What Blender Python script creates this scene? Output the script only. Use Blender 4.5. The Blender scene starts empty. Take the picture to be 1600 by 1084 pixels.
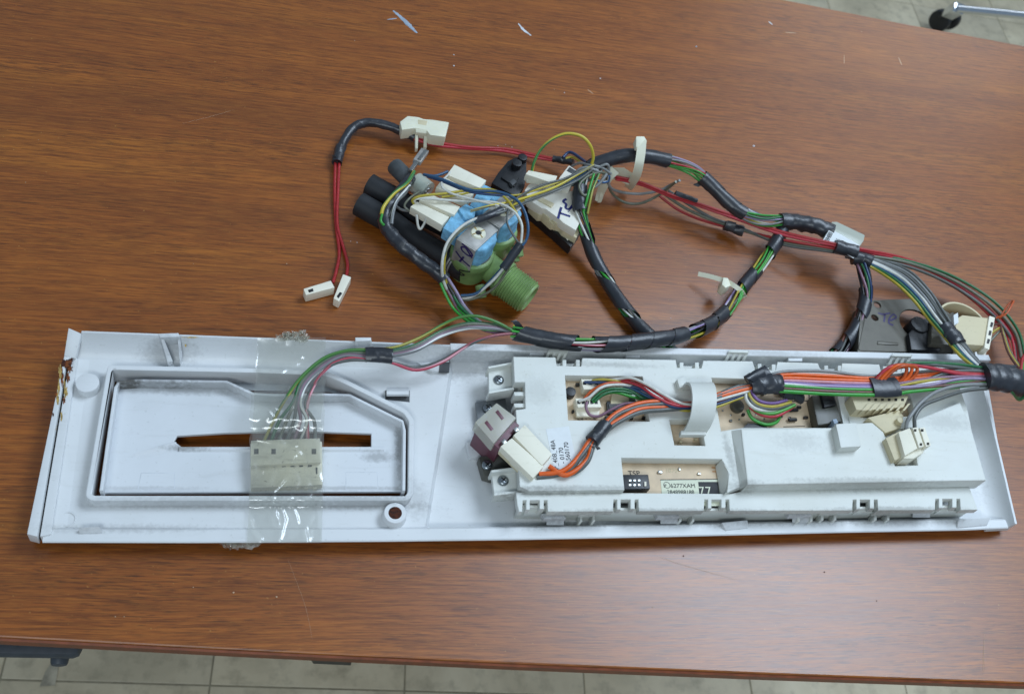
import bpy, bmesh, math, random
from mathutils import Vector, Matrix, noise
random.seed(7)
S = 0.001                      # all lengths below are written in millimetres
sc = bpy.context.scene
C = sc.collection

# ---------------------------------------------------------------- camera
CAM = Vector((-149.806, -287.118, 543.402))
ROT = Matrix(((0.97145249, -0.03803797, -0.23416483),
              (-0.09779347, 0.83508642, -0.54135673),
              (0.21613998, 0.54880214, 0.80752692)))
FPX = 1550.0
cd = bpy.data.cameras.new('camera'); cam = bpy.data.objects.new('camera', cd); C.objects.link(cam)
cd.sensor_width = 36; cd.lens = FPX / 1600 * 36; cd.clip_start = 0.01; cd.clip_end = 60
cam.matrix_world = Matrix.Translation(CAM * S) @ ROT.to_4x4()
cd.dof.use_dof = True; cd.dof.focus_distance = 0.64; cd.dof.aperture_fstop = 16.0
sc.camera = cam

# ---------------------------------------------------------------- light of the room
w = bpy.data.worlds.new('World'); sc.world = w; w.use_nodes = True
bg = w.node_tree.nodes['Background']; bg.inputs[0].default_value = (0.60, 0.79, 1.0, 1); bg.inputs[1].default_value = 0.33
def area(name, loc, target, sx, sy, power, col):
    l = bpy.data.lights.new(name, 'AREA'); l.shape = 'RECTANGLE'; l.size = sx; l.size_y = sy; l.energy = power; l.color = col
    o = bpy.data.objects.new(name, l); C.objects.link(o); o.location = loc
    o.rotation_euler = (Vector(target) - Vector(loc)).to_track_quat('-Z', 'Y').to_euler()
    return o
area('window_light', (1.08, 0.58, 1.75), (0.15, 0.03, 0), 1.1, 0.8, 35, (0.70, 0.84, 1.0))
area('fill_light', (-0.6, -1.7, 1.9), (0.0, -0.2, -0.3), 1.2, 0.3, 23, (0.80, 0.90, 0.96))  # added fill behind the camera, lifts the near floor and front sides
area('fill_light', (2.2, 2.8, 1.5), (1.8, 2.2, -0.74), 1.2, 0.3, 9, (0.85, 0.93, 1.0))  # added fill to brighten the floor beyond the table
vs = sc.view_settings; vs.view_transform = 'Standard'; vs.look = 'None'; vs.exposure = 0.0; vs.gamma = 1; vs.use_curve_mapping = False
sc.cycles.max_bounces = 6; sc.cycles.transparent_max_bounces = 12

# ---------------------------------------------------------------- helpers
def P(x, y, z=0.0):
    """a point of the photograph, at height z above the table, in millimetres"""
    d = ROT @ Vector(((x - 800) / FPX, -(y - 542) / FPX, -1.0))
    return CAM + d * ((CAM.z - z) / -d.z)
def P3(t): return P(*t)

def mesh_obj(name, bm, mat, parent=None, smooth=None):
    bmesh.ops.recalc_face_normals(bm, faces=bm.faces[:])
    me = bpy.data.meshes.new(name); bm.to_mesh(me); bm.free()
    return link(name, me, mat, parent, smooth)
def link(name, me, mat, parent=None, smooth=None):
    if mat:
        me.materials.clear(); me.materials.append(mat)
    o = bpy.data.objects.new(name, me); C.objects.link(o)
    if smooth is not None:
        me.shade_smooth()
        if smooth < 180: me.set_sharp_from_angle(angle=math.radians(smooth))
    if parent is not None: adopt(o, parent)
    return o
WORLD = {}
def adopt(o, p):
    o.parent = p
    loc = WORLD.get(p.name)
    if loc is not None: o.matrix_parent_inverse = Matrix.Translation(-loc)
def tag(o, label, cat, group=None, kind=None):
    if label: o['label'] = label
    if cat: o['category'] = cat
    if group: o['group'] = group
    if kind: o['kind'] = kind
    return o
def thing(name, label, cat, at, group=None):
    o = bpy.data.objects.new(name, None); C.objects.link(o)
    o.empty_display_size = 0.02; o.location = at * S; WORLD[o.name] = at * S
    return tag(o, label, cat, group)

def xy(pts, z): return [P(p[0], p[1], z) for p in pts]

def add_prism(bm, top, bot):
    """top, bot: lists of mm points of equal length"""
    a = [bm.verts.new(v * S) for v in top]; b = [bm.verts.new(v * S) for v in bot]
    n = len(a); fs = [bm.faces.new(a), bm.faces.new(b[::-1])]
    for i in range(n):
        j = (i + 1) % n
        fs.append(bm.faces.new((a[i], b[i], b[j], a[j])))
    return a, b, fs
def bevel_all(bm, w, seg=2, ang=25):
    es = [e for e in bm.edges if len(e.link_faces) == 2 and e.calc_face_angle(0) > math.radians(ang)]
    if es and w > 0: bmesh.ops.bevel(bm, geom=es, offset=w * S, segments=seg, profile=0.6, affect='EDGES', clamp_overlap=True)

def prism(name, pts, z0, z1, mat, parent, bev=0.4, shrink=0.0):
    """outline given in pixels, lying at height z1, extruded down to z0"""
    bm = bmesh.new()
    top = [P(p[0], p[1], p[2] if len(p) > 2 else z1) for p in pts]
    c = sum(top, Vector()) / len(top)
    bot = [Vector((v.x + (c.x - v.x) * shrink, v.y + (c.y - v.y) * shrink, z0)) for v in top]
    add_prism(bm, top, bot)
    bmesh.ops.recalc_face_normals(bm, faces=bm.faces[:])
    bevel_all(bm, bev)
    return mesh_obj(name, bm, mat, parent, 35)
def slab(name, pts3, h, mat, parent, bev=0.4):
    """outline with its own heights (px, py, z), thickness h straight down"""
    bm = bmesh.new(); top = [P3(p) for p in pts3]
    add_prism(bm, top, [v - Vector((0, 0, h)) for v in top])
    bmesh.ops.recalc_face_normals(bm, faces=bm.faces[:])
    bevel_all(bm, bev)
    return mesh_obj(name, bm, mat, parent, 35)
def obox(name, a, b, wid, h, mat, parent, bev=0.5, up=None):
    """box from mm point a to mm point b (along its length), wid wide, h high (centred)"""
    bm = bmesh.new(); d = (b - a).normalized(); up = up or Vector((0, 0, 1))
    s = d.cross(up).normalized(); u = s.cross(d).normalized()
    r = lambda c: [c + s * wid / 2 + u * h / 2, c - s * wid / 2 + u * h / 2, c - s * wid / 2 - u * h / 2, c + s * wid / 2 - u * h / 2]
    add_prism(bm, r(a), r(b)); bmesh.ops.recalc_face_normals(bm, faces=bm.faces[:]); bevel_all(bm, bev)
    return mesh_obj(name, bm, mat, parent, 35)
def curve_mesh(loops, z0, z1, bev):
    cu = bpy.data.curves.new('t', 'CURVE'); cu.dimensions = '2D'; cu.fill_mode = 'BOTH'
    h = (z1 - z0) * S; bev = min(bev * S, h / 2.01)
    cu.extrude = max(h / 2 - bev, 0); cu.bevel_depth = bev; cu.bevel_resolution = 1; cu.offset = -bev
    for lp in loops:
        sp = cu.splines.new('POLY'); sp.points.add(len(lp) - 1); sp.use_cyclic_u = True
        for q, v in zip(sp.points, lp): q.co = (v.x * S, v.y * S, 0, 1)
    ob = bpy.data.objects.new('t', cu); me = bpy.data.meshes.new_from_object(ob)
    me.transform(Matrix.Translation((0, 0, (z0 + z1) / 2 * S)))
    bpy.data.objects.remove(ob); bpy.data.curves.remove(cu)
    return me
def plate(name, outer, holes, z0, z1, mat, parent, bev=0.35):
    me = curve_mesh([xy(outer, z1)] + [xy(h, z1) for h in holes], z0, z1, bev)
    return link(name, me, mat, parent, 30)
def offset_loop(pts, d):
    n = len(pts); out = []
    for i in range(n):
        p0, p1, p2 = pts[i - 1], pts[i], pts[(i + 1) % n]
        a = (p1 - p0).to_2d().normalized(); b = (p2 - p1).to_2d().normalized()
        na = Vector((-a.y, a.x)); nb = Vector((-b.y, b.x)); m = (na + nb)
        m = m / max(m.length_squared / 2, 0.35)
        out.append(Vector((p1.x + m.x * d, p1.y + m.y * d, p1.z)))
    return out
def rounded(pts, r, n=4):
    """round the corners of a closed mm loop"""
    out = []
    for i in range(len(pts)):
        p0, p1, p2 = pts[i - 1], pts[i], pts[(i + 1) % len(pts)]
        a = p0 - p1; b = p2 - p1; k = min(r, a.length * .45, b.length * .45)
        A = p1 + a.normalized() * k; B = p1 + b.normalized() * k
        for t in range(n + 1):
            u = t / n; out.append(A * (1 - u) ** 2 + p1 * 2 * u * (1 - u) + B * u * u)
    return out
def ccw(pts):
    a = sum(p.x * q.y - q.x * p.y for p, q in zip(pts, pts[1:] + pts[:1]))
    return pts if a > 0 else pts[::-1]
def ringwall(name, outer_px, zt, z0, t, mat, parent, r=2.5, bev=0.5):
    o = rounded(ccw(xy(outer_px, zt)), r); i = offset_loop(o, t)
    return link(name, curve_mesh([o, i], z0, zt, bev), mat, parent, 30)
def strip(pts, t):
    """open mm polyline -> closed outline of thickness t"""
    L, Rr = [], []
    for i, p in enumerate(pts):
        a = (pts[min(i + 1, len(pts) - 1)] - pts[max(i - 1, 0)]).to_2d().normalized(); n = Vector((-a.y, a.x, 0))
        L.append(p + n * t / 2); Rr.append(p - n * t / 2)
    return L + Rr[::-1]
def wall(name, px, z1, z0, t, mat, parent, bev=0.3):
    return link(name, curve_mesh([strip(xy(px, z1), t)], z0, z1, bev), mat, parent, 30)

def spline(pts, n=6):
    if len(pts) < 3: n = 3
    out = []
    for i in range(len(pts) - 1):
        p0 = pts[max(i - 1, 0)]; p1 = pts[i]; p2 = pts[i + 1]; p3 = pts[min(i + 2, len(pts) - 1)]
        for k in range(n):
            t = k / n
            out.append(0.5 * ((2 * p1) + (p2 - p0) * t + (2 * p0 - 5 * p1 + 4 * p2 - p3) * t * t + (3 * p1 - p0 - 3 * p2 + p3) * t ** 3))
    out.append(pts[-1].copy())
    return out
def frames(pts):
    T = [(pts[min(i + 1, len(pts) - 1)] - pts[max(i - 1, 0)]).normalized() for i in range(len(pts))]
    s = T[0].cross(Vector((0, 0, 1)))
    s = s.normalized() if s.length > 1e-4 else Vector((1, 0, 0))
    fr = []
    for t in T:
        s = (s - t * s.dot(t)).normalized(); fr.append((t, s, s.cross(t)))
    return fr
def tube_bm(pts, rad, sides=8, ry=1.0, cap=True):
    """rad: number or function(i, n, angle) -> mm"""
    bm = bmesh.new(); fr = frames(pts); n = len(pts); rings = []
    uvl = bm.loops.layers.uv.new('UVMap'); acc = [0.0]
    for i in range(1, n): acc.append(acc[-1] + (pts[i] - pts[i - 1]).length)
    for i, p in enumerate(pts):
        t, s, u = fr[i]; ring = []
        for k in range(sides):
            a = 2 * math.pi * k / sides; r = rad(i, n, a) if callable(rad) else rad
            ring.append(bm.verts.new((p + s * math.cos(a) * r + u * math.sin(a) * r * ry) * S))
        rings.append(ring)
    for i in range(n - 1):
        for k in range(sides):
            j = (k + 1) % sides
            f = bm.faces.new((rings[i][k], rings[i][j], rings[i + 1][j], rings[i + 1][k]))
            for lp, (uu, vv) in zip(f.loops, ((k, i), (k + 1, i), (k + 1, i + 1), (k, i + 1))):
                lp[uvl].uv = (uu / sides, acc[vv] * 0.01)
    if cap:
        bm.faces.new(rings[0][::-1]); bm.faces.new(rings[-1])
    return bm
def tube(name, pts, rad, mat, parent, sides=8, n=6, ry=1.0, raw=False):
    return mesh_obj(name, tube_bm(pts if raw else spline(pts, n), rad, sides, ry), mat, parent, 60)
def wire(px, mat, parent, r=0.85, jit=0.0):
    return tube('wire', [P3(p) for p in px], r, mat, parent, 8, 7)
def cyl(name, base, axis, length, r0, r1, mat, parent, sides=24, bev=0.4):
    bm = bmesh.new(); d = axis.normalized(); s = d.orthogonal().normalized(); u = d.cross(s)
    ring = lambda c, r: [c + s * math.cos(2 * math.pi * k / sides) * r + u * math.sin(2 * math.pi * k / sides) * r for k in range(sides)]
    add_prism(bm, ring(base + d * length, r1), ring(base, r0)); bmesh.ops.recalc_face_normals(bm, faces=bm.faces[:]); bevel_all(bm, bev, ang=40)
    return mesh_obj(name, bm, mat, parent, 35)
def lathe(name, base, axis, prof, mat, parent, sides=28, smooth=40):
    """prof: list of (along, radius) mm"""
    bm = bmesh.new(); d = axis.normalized(); s = d.orthogonal().normalized(); u = d.cross(s); rings = []
    for h, r in prof:
        rings.append([bm.verts.new((base + d * h + (s * math.cos(2 * math.pi * k / sides) + u * math.sin(2 * math.pi * k / sides)) * r) * S) for k in range(sides)])
    for a, b in zip(rings, rings[1:]):
        for k in range(sides): bm.faces.new((a[k], a[(k + 1) % sides], b[(k + 1) % sides], b[k]))
    bm.faces.new(rings[0][::-1]); bm.faces.new(rings[-1])
    return mesh_obj(name, bm, mat, parent, smooth)
def loft(name, rings, mat, parent, smooth=40):
    bm = bmesh.new(); R = [[bm.verts.new(v * S) for v in r] for r in rings]; n = len(R[0])
    for a, b in zip(R, R[1:]):
        for k in range(n): bm.faces.new((a[k], a[(k + 1) % n], b[(k + 1) % n], b[k]))
    bm.faces.new(R[0][::-1]); bm.faces.new(R[-1])
    return mesh_obj(name, bm, mat, parent, smooth)

def bundle(path, cols, R, parent, r=0.85, turns=1.0, t0=0.0, t1=1.0, flat=1.0):
    """wires twisting along a mm path"""
    sp = spline(path, 7); fr = frames(sp); n = len(sp); m = len(cols)
    i0, i1 = int(t0 * (n - 1)), max(int(t1 * (n - 1)), int(t0 * (n - 1)) + 2)
    for k, c in enumerate(cols):
        ph = 2 * math.pi * k / m; rr = (R - r) * (1 if k % 3 else 0.75); q = random.random() * 6
        pts = []
        for i in range(i0, min(i1 + 1, n)):
            a = ph + turns * 2 * math.pi * i / n + 0.25 * math.sin(i * .35 + q)
            t, s, u = fr[i]
            v = sp[i] + s * math.cos(a) * rr + u * math.sin(a) * rr * flat
            pts.append(v)
        tube('wire', pts, r, c, parent, 7, raw=True)
def tape(path, R, mat, parent, t0=0.0, t1=1.0, rough=0.35, name='tape_wrap', ry=1.0, sides=16, pitch=9.0):
    sp = spline(path, 16); n = len(sp); i0, i1 = int(t0 * (n - 1)), max(int(t1 * (n - 1)), int(t0 * (n - 1)) + 3)
    pts = [sp[i] for i in range(i0, min(i1 + 1, n))]
    ph = random.random() * 50; acc = [0.0]
    for i in range(1, len(pts)): acc.append(acc[-1] + (pts[i] - pts[i - 1]).length)
    def rad(i, m, a):
        v = acc[i]; sw = ((v / pitch + a / (2 * math.pi)) % 1.0)
        e = noise.noise(Vector((math.cos(a) * 1.4, math.sin(a) * 1.4, v * 0.16 + ph)))
        return R + rough * (sw - .5) * 0.9 + e * rough * 1.7
    return mesh_obj(name, tube_bm(pts, rad, sides, ry), mat, parent, 38)
def spiral(path, R, mat, parent, t0=0.0, t1=1.0, pitch=17.0, cover=.92, var=.35, seed=0.0, name='tape_wrap', ry=1.0):
    """adhesive tape wound in an open helix: where the turns do not overlap the wires show between them"""
    sp = spline(path, 24); fr = frames(sp); acc = [0.0]
    for i in range(1, len(sp)): acc.append(acc[-1] + (sp[i] - sp[i - 1]).length)
    Lt = acc[-1]
    def at(l):
        l = min(max(l, 0), Lt * .9999); lo, hi = 0, len(acc) - 1
        while hi - lo > 1:
            m = (lo + hi) // 2
            if acc[m] <= l: lo = m
            else: hi = m
        u = (l - acc[lo]) / max(acc[hi] - acc[lo], 1e-6)
        return sp[lo].lerp(sp[hi], u), fr[lo][1].lerp(fr[hi][1], u).normalized(), fr[lo][2].lerp(fr[hi][2], u).normalized()
    bm = bmesh.new(); l0, l1 = t0 * Lt, t1 * Lt; n = int((l1 - l0) / pitch * 22); K = 6; prev = None
    for i in range(n + 1):
        l = l0 + (l1 - l0) * i / n; a = 2 * math.pi * l / pitch + seed
        wd = pitch * (cover + var * noise.noise(Vector((l * .028, seed, 4))) * 2)
        row = []
        for k in range(K + 1):
            q = l + wd * (k / K - .5); q = min(max(q, l0), l1); p, s, u = at(q)
            r = R + .42 * (k / K) + .45 * noise.noise(Vector((math.cos(a) * 1.5, math.sin(a) * 1.5 + seed, q * .13)))
            row.append(bm.verts.new((p + s * math.cos(a) * r + u * math.sin(a) * r * ry) * S))
        if prev:
            for k in range(K): bm.faces.new((prev[k], prev[k + 1], row[k + 1], row[k]))
        prev = row
    return mesh_obj(name, bm, mat, parent, 50)
def text(name, s, origin, xdir, up, size, mat, parent, depth=0.06, spacing=1.0):
    """flat lettering: origin, xdir, up in mm"""
    cu = bpy.data.curves.new('t', 'FONT'); cu.body = s; cu.size = size * S; cu.extrude = depth * S; cu.space_character = spacing
    ob = bpy.data.objects.new('t', cu); me = bpy.data.meshes.new_from_object(ob)
    x = xdir.normalized(); z = x.cross(up).normalized(); y = z.cross(x)
    m = Matrix(((x.x, y.x, z.x, origin.x * S), (x.y, y.y, z.y, origin.y * S), (x.z, y.z, z.z, origin.z * S), (0, 0, 0, 1)))
    me.transform(m); bpy.data.objects.remove(ob); bpy.data.curves.remove(cu)
    return link(name, me, mat, parent)
def ink(name, strokes, nrm, mat, parent, r=0.45, lift=0.12):
    """pen strokes: lists of mm points on a surface with normal nrm, flattened ribbons"""
    bm = bmesh.new(); nrm = nrm.normalized()
    for st in strokes:
        sp = spline(st, 6); L, Rr = [], []
        for i, p in enumerate(sp):
            d = sp[min(i + 1, len(sp) - 1)] - sp[max(i - 1, 0)]; s = d.cross(nrm).normalized() * r
            q = p + nrm * lift; L.append(bm.verts.new((q + s) * S)); Rr.append(bm.verts.new((q - s) * S))
        for i in range(len(sp) - 1): bm.faces.new((L[i], Rr[i], Rr[i + 1], L[i + 1]))
    bm.normal_update()
    return mesh_obj(name, bm, mat, parent)
def screw(parent, at, r, mat, axis=Vector((0, 0, 1))):
    o = lathe('screw', at, axis, [(0, r), (0.8, r), (1.5, r * .82), (1.9, r * .5)], mat, parent, 20, 50)
    s = axis.orthogonal().normalized(); u = axis.cross(s); c = at + axis * 1.92
    for d in (s, u):
        obox('cross_slot', c - d * r * .55, c + d * r * .55, r * .2, .35, M['black'], o, 0, up=axis)
    return o
# ---------------------------------------------------------------- materials
M = {}
def srgb(h):
    v = [int(h[i:i + 2], 16) / 255 for i in (0, 2, 4)]
    return tuple(c / 12.92 if c <= .04045 else ((c + .055) / 1.055) ** 2.4 for c in v) + (1,)
class NT:
    def __init__(s, name):
        s.m = bpy.data.materials.new(name); s.m.use_nodes = True; s.t = s.m.node_tree; s.b = s.t.nodes['Principled BSDF']
        M[name] = s.m
    def n(s, typ, **k):
        o = s.t.nodes.new(typ)
        for a, v in k.items():
            if a.startswith('i_'):
                key = a[2:]; key = int(key) if key.isdigit() else key.replace('_', ' ')
                o.inputs[key].default_value = v
            else: setattr(o, a, v)
        return o
    def l(s, a, b): s.t.links.new(a, b)
    def coord(s, scale=(1, 1, 1), rot=0.0, kind='Object'):
        c = s.n('ShaderNodeTexCoord'); mp = s.n('ShaderNodeMapping'); mp.inputs['Scale'].default_value = scale
        mp.inputs['Rotation'].default_value = (0, 0, rot); s.l(c.outputs[kind], mp.inputs[0]); return mp.outputs[0]
    def noise(s, vec, scale, detail=4, rough=.55, dist=0.0):
        o = s.n('ShaderNodeTexNoise'); o.inputs['Scale'].default_value = scale; o.inputs['Detail'].default_value = detail
        o.inputs['Roughness'].default_value = rough; o.inputs['Distortion'].default_value = dist; s.l(vec, o.inputs['Vector']); return o.outputs[0]
    def ramp(s, val, stops, interp='LINEAR'):
        o = s.n('ShaderNodeValToRGB'); r = o.color_ramp; r.interpolation = interp
        while len(r.elements) < len(stops): r.elements.new(.5)
        for e, (p, c) in zip(r.elements, stops):
            e.position = p; e.color = c if isinstance(c, tuple) else (c, c, c, 1)
        s.l(val, o.inputs[0]); return o.outputs[0]
    def mix(s, fac, a, b, mode='MIX'):
        o = s.n('ShaderNodeMix', data_type='RGBA', blend_type=mode)
        for v, k in ((fac, 0), (a, 6), (b, 7)):
            if hasattr(v, 'is_linked'): s.l(v, o.inputs[k])
            else: o.inputs[k].default_value = v
        return o.outputs[2]
    def math(s, op, a, b=0.5):
        o = s.n('ShaderNodeMath', operation=op)
        for v, k in ((a, 0), (b, 1)):
            if hasattr(v, 'is_linked'): s.l(v, o.inputs[k])
            else: o.inputs[k].default_value = v
        return o.outputs[0]
    def set(s, **k):
        for a, v in k.items():
            i = s.b.inputs[a.replace('_', ' ')]
            if hasattr(v, 'is_linked'): s.l(v, i)
            else: i.default_value = v
        return s
    def bump(s, h, strength=.3, dist=.0005):
        o = s.n('ShaderNodeBump'); o.inputs['Strength'].default_value = strength; o.inputs['Distance'].default_value = dist
        s.l(h, o.inputs['Height']); s.l(o.outputs[0], s.b.inputs['Normal'])

def plain(name, col, rough=.45, metal=0.0, spec=.5, var=.12, vs=180, bump=0.12, coat=0.0):
    t = NT(name); v = t.coord(); f = t.noise(v, vs, 5)
    c = srgb(col); d = tuple(x * (1 - var * 2) for x in c[:3]) + (1,)
    t.set(Base_Color=t.mix(t.ramp(f, [(.35, 0.0), (.7, 1.0)]), d, c), Roughness=t.math('MULTIPLY_ADD', f, .2), Metallic=metal, Coat_Weight=coat)
    mr = t.n('ShaderNodeMapRange'); mr.inputs[3].default_value = rough - .08; mr.inputs[4].default_value = rough + .1
    t.l(f, mr.inputs[0]); t.l(mr.outputs[0], t.b.inputs['Roughness'])
    t.b.inputs['Specular IOR Level'].default_value = spec
    if bump: t.bump(t.noise(v, 900, 3), bump, .0002)
    return t

def aged_white(name, col, dirt, amount, rough=.38):
    t = NT(name); v = t.coord()
    big = t.ramp(t.noise(v, 14, 6, .6, .4), [(.45, 0.0), (.75, 1.0)])
    specks = t.ramp(t.noise(v, 420, 2, .5), [(.66, 0.0), (.72, 1.0)])
    smear = t.ramp(t.noise(t.coord((9, 60, 60)), 3, 7, .7, .6), [(.55, 0.0), (.85, 1.0)])
    d = t.math('ADD', t.math('MULTIPLY', big, amount), t.math('MULTIPLY', smear, amount * 1.3))
    d = t.math('ADD', d, t.math('MULTIPLY', specks, amount * .9))
    t.set(Base_Color=t.mix(d, srgb(col), srgb(dirt)))
    mr = t.n('ShaderNodeMapRange'); mr.inputs[3].default_value = rough; mr.inputs[4].default_value = rough + .2
    t.l(t.noise(v, 60, 5), mr.inputs[0]); t.l(mr.outputs[0], t.b.inputs['Roughness'])
    t.bump(t.noise(v, 1300, 2), .10, .0002)
    return t
tpw = aged_white('panel_white', 'd8dadb', '96968a', .17, .34)
tmw = aged_white('module_white', 'd8dad4', 'a09a80', .2, .42)
ttw = aged_white('tray_white', 'd6d9dc', '8d8c82', .16, .36)
tw = aged_white('tray_wall_white', 'd6d9dc', '8d8c82', .2, .4)
aged_white('cream', 'e8e3d0', '9c9373', .22, .45)
aged_white('plug_white', 'ebe5d2', '9c9480', .22, .45)
aged_white('lock_white', 'e6e1d4', '8f8a78', .2, .45)
aged_white('ivory_nylon', 'e4e2cc', 'a09c78', .15, .4)
M['ivory_nylon'].node_tree.nodes['Principled BSDF'].inputs['Subsurface Weight'].default_value = .25
M['ivory_nylon'].node_tree.nodes['Principled BSDF'].inputs['Subsurface Radius'].default_value = (.002, .002, .0015)
aged_white('old_plug', 'dfdac8', '5b5244', .5, .5)
aged_white('header_cream', 'd0c4a2', '857b62', .25, .5)
def soot_shade(t, spots):  # dark spots mixed into the colour: dirt, plus one patch of shade
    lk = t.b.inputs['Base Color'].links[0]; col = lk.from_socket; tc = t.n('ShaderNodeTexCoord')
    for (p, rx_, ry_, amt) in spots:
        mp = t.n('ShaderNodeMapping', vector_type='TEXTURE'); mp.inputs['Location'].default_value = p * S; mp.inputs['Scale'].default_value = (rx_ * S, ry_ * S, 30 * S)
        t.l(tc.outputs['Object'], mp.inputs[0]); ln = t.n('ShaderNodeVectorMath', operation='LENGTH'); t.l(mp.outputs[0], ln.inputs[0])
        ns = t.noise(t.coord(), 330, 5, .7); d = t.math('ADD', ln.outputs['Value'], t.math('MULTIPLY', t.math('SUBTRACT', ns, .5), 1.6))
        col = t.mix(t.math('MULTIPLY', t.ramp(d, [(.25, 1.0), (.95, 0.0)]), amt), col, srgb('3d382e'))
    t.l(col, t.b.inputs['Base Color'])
soot_shade(tw, [(P(200, 602, 12), 11, 6, .85), (P(235, 604, 12), 30, 7, .5), (P(330, 606, 12), 40, 7, .35), (P(540, 625, 10), 12, 8, .3)])
soot_shade(tpw, [(P(720, 575, 4), 30, 14, .3), (P(790, 620, 4), 18, 34, .25), (P(780, 700, 4), 20, 26, .3), (P(265, 548, 16), 22, 8, .3), (P(650, 780, 9), 10, 16, .22), (P(560, 786, 12), 60, 4, .35), (P(300, 786, 12), 70, 3, .25), (P(1100, 815, 10), 120, 5, .4), (P(1400, 812, 10), 60, 6, .35), (P(860, 820, 8), 40, 6, .35), (P(1500, 690, 4), 10, 50, .3), (P(900, 552, 20), 60, 4, .3), (P(1200, 556, 20), 60, 4, .3), (P(200, 826, 10), 60, 4, .25)])  # dirt spots; the one below the left far clip is painted shade
soot_shade(ttw, [(P(625, 700, 8), 4, 34, .5), (P(590, 716, 8), 14, 5, .4), (P(290, 703, 8), 18, 3, .5), (P(545, 765, 8), 60, 2.0, .3), (P(220, 765, 8), 50, 2.0, .2), (P(300, 615, 7), 50, 4, .3)])
soot_shade(tmw, [(P(1160, 760, 30), 14, 4, .35), (P(1350, 752, 36), 70, 4, .3), (P(960, 570, 30), 40, 3, .3), (P(835, 770, 26), 30, 3, .3), (P(1140, 710, 30), 4, 24, .35), (P(900, 765, 28), 60, 3, .35), (P(1050, 798, 26), 90, 2.5, .4), (P(1400, 795, 26), 70, 2.5, .4), (P(1480, 660, 36), 26, 10, .2), (P(1250, 690, 36), 24, 10, .18), (P(840, 610, 30), 16, 14, .15)])
plain('slot_dark', '4b463c', .8, var=.4)  # dark tone of the grooves, slots and pin holes
plain('rust', '8a4a1c', .85, var=.45, vs=500, bump=.5)
plain('rust_dark', '5a2a14', .9, var=.4, vs=500, bump=.5)
plain('rust_pale', 'c9a860', .8, var=.3, vs=400)
plain('black', '17171a', .5)
plain('black_plastic', '1b1c20', .42, var=.2)
plain('dark_grey', '4a4c4e', .5)
plain('board', 'dcc3a2', .55, var=.1, vs=120)
plain('board_print', '2b2622', .6)
plain('trace_orange', 'c08a5c', .5)
plain('solder', 'a9aaa6', .3, metal=.9)
plain('steel', 'bdbab4', .5, metal=.35, var=.25, vs=90)
plain('zinc', '9da0a2', .42, metal=.7, var=.2, vs=70)
plain('bracket_grey', '605c52', .42, metal=.25, var=.15, vs=60)
plain('screw_steel', '9fa6aa', .28, metal=.95, var=.15)
plain('chrome', 'd6dadf', .08, metal=1.0, var=.02, bump=0)
plain('rubber', '24262a', .55, var=.3, vs=60)
plain('hose_grey', '54585a', .55, var=.2)
plain('coil_blue', '86c6ea', .65, var=.2, vs=260, bump=.5)
plain('valve_green', '88a868', .42, var=.18, vs=80)
plain('maroon', '6e3f4c', .4, var=.15)
plain('smoke', '55544c', .4, var=.2)
plain('paper', 'dfe3e4', .65, var=.04)
plain('paper_ivory', 'd9dcc4', .6, var=.04)
plain('ink_black', '191a1e', .6, bump=0)
plain('ink_violet', '33245e', .5, bump=0)
plain('ink_navy', '1c2470', .5, bump=0)
plain('case_grey', '454b52', .5, var=.12)
plain('chip_white', 'd9dde2', .6)
plain('chip_blue', 'a5b4c4', .6)
plain('chip_tan', 'cba98a', .7)
plain('floor_pale', 'c2b9a2', .7, var=.25, vs=60)
plain('gold', '9a8248', .35, metal=.9)
for k, c in dict(green='3a9a3a', dkgreen='2c6b40', ltgreen='58a54a', red='ad2a2c', crimson='c03a46', orange='e8641f', rust_orange='c4551f',
                 grey='8b8d8c', dkgrey='5f625f', olive='6f7160', wblack='1e1f22', white='d9d8cf', blue='2f5578', dkblue='253d66', yellow='b8a63c',
                 purple='7a5a92', lilac='9c8ca8', brown='6a3f34', pink='cf8f9a', mauve='8d6a7c').items():
    plain('w_' + k, c, .36, var=.10, vs=300, bump=.05)
def striped(name, a, b, lo=.30, hi=.52):
    t = NT(name); u = t.n('ShaderNodeUVMap'); s = t.n('ShaderNodeSeparateXYZ'); t.l(u.outputs[0], s.inputs[0])
    x = t.math('FRACT', t.math('ADD', s.outputs[0], t.math('MULTIPLY', s.outputs[1], .9)))
    t.set(Base_Color=t.ramp(x, [(0, srgb(a)), (lo, srgb(b)), (hi, srgb(a))], 'CONSTANT'), Roughness=.36)
striped('w_earth', '4a7a3c', '9c9440', .1, .45)
striped('w_earth2', 'bfae3a', '3f7d3f', .2, .55)
striped('w_lilac_white', '9a86b0', 'e3e0e4', .2, .5)
striped('w_grey_white', '77797a', 'd9dad6', .2, .45)
striped('w_green_black', '3da53c', '25302a', .3, .55)
striped('w_yellow_grey', 'c8b640', '6d6d66', .3, .5)
striped('w_blue_white', '2d5580', 'd5d8d8', .35, .55)
striped('w_pink_red', 'b64a5a', 'd9a3ac', .3, .5)

# black vinyl tape
t = NT('vinyl'); v = t.coord(); f = t.noise(v, 120, 5)
t.set(Base_Color=t.mix(f, srgb('1b1d22'), srgb('33363d')), Coat_Weight=.25, Coat_Roughness=.3)
mr = t.n('ShaderNodeMapRange'); mr.inputs[3].default_value = .28; mr.inputs[4].default_value = .5; t.l(f, mr.inputs[0]); t.l(mr.outputs[0], t.b.inputs['Roughness'])
t.bump(t.noise(v, 320, 3), .35, .0006)
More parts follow.
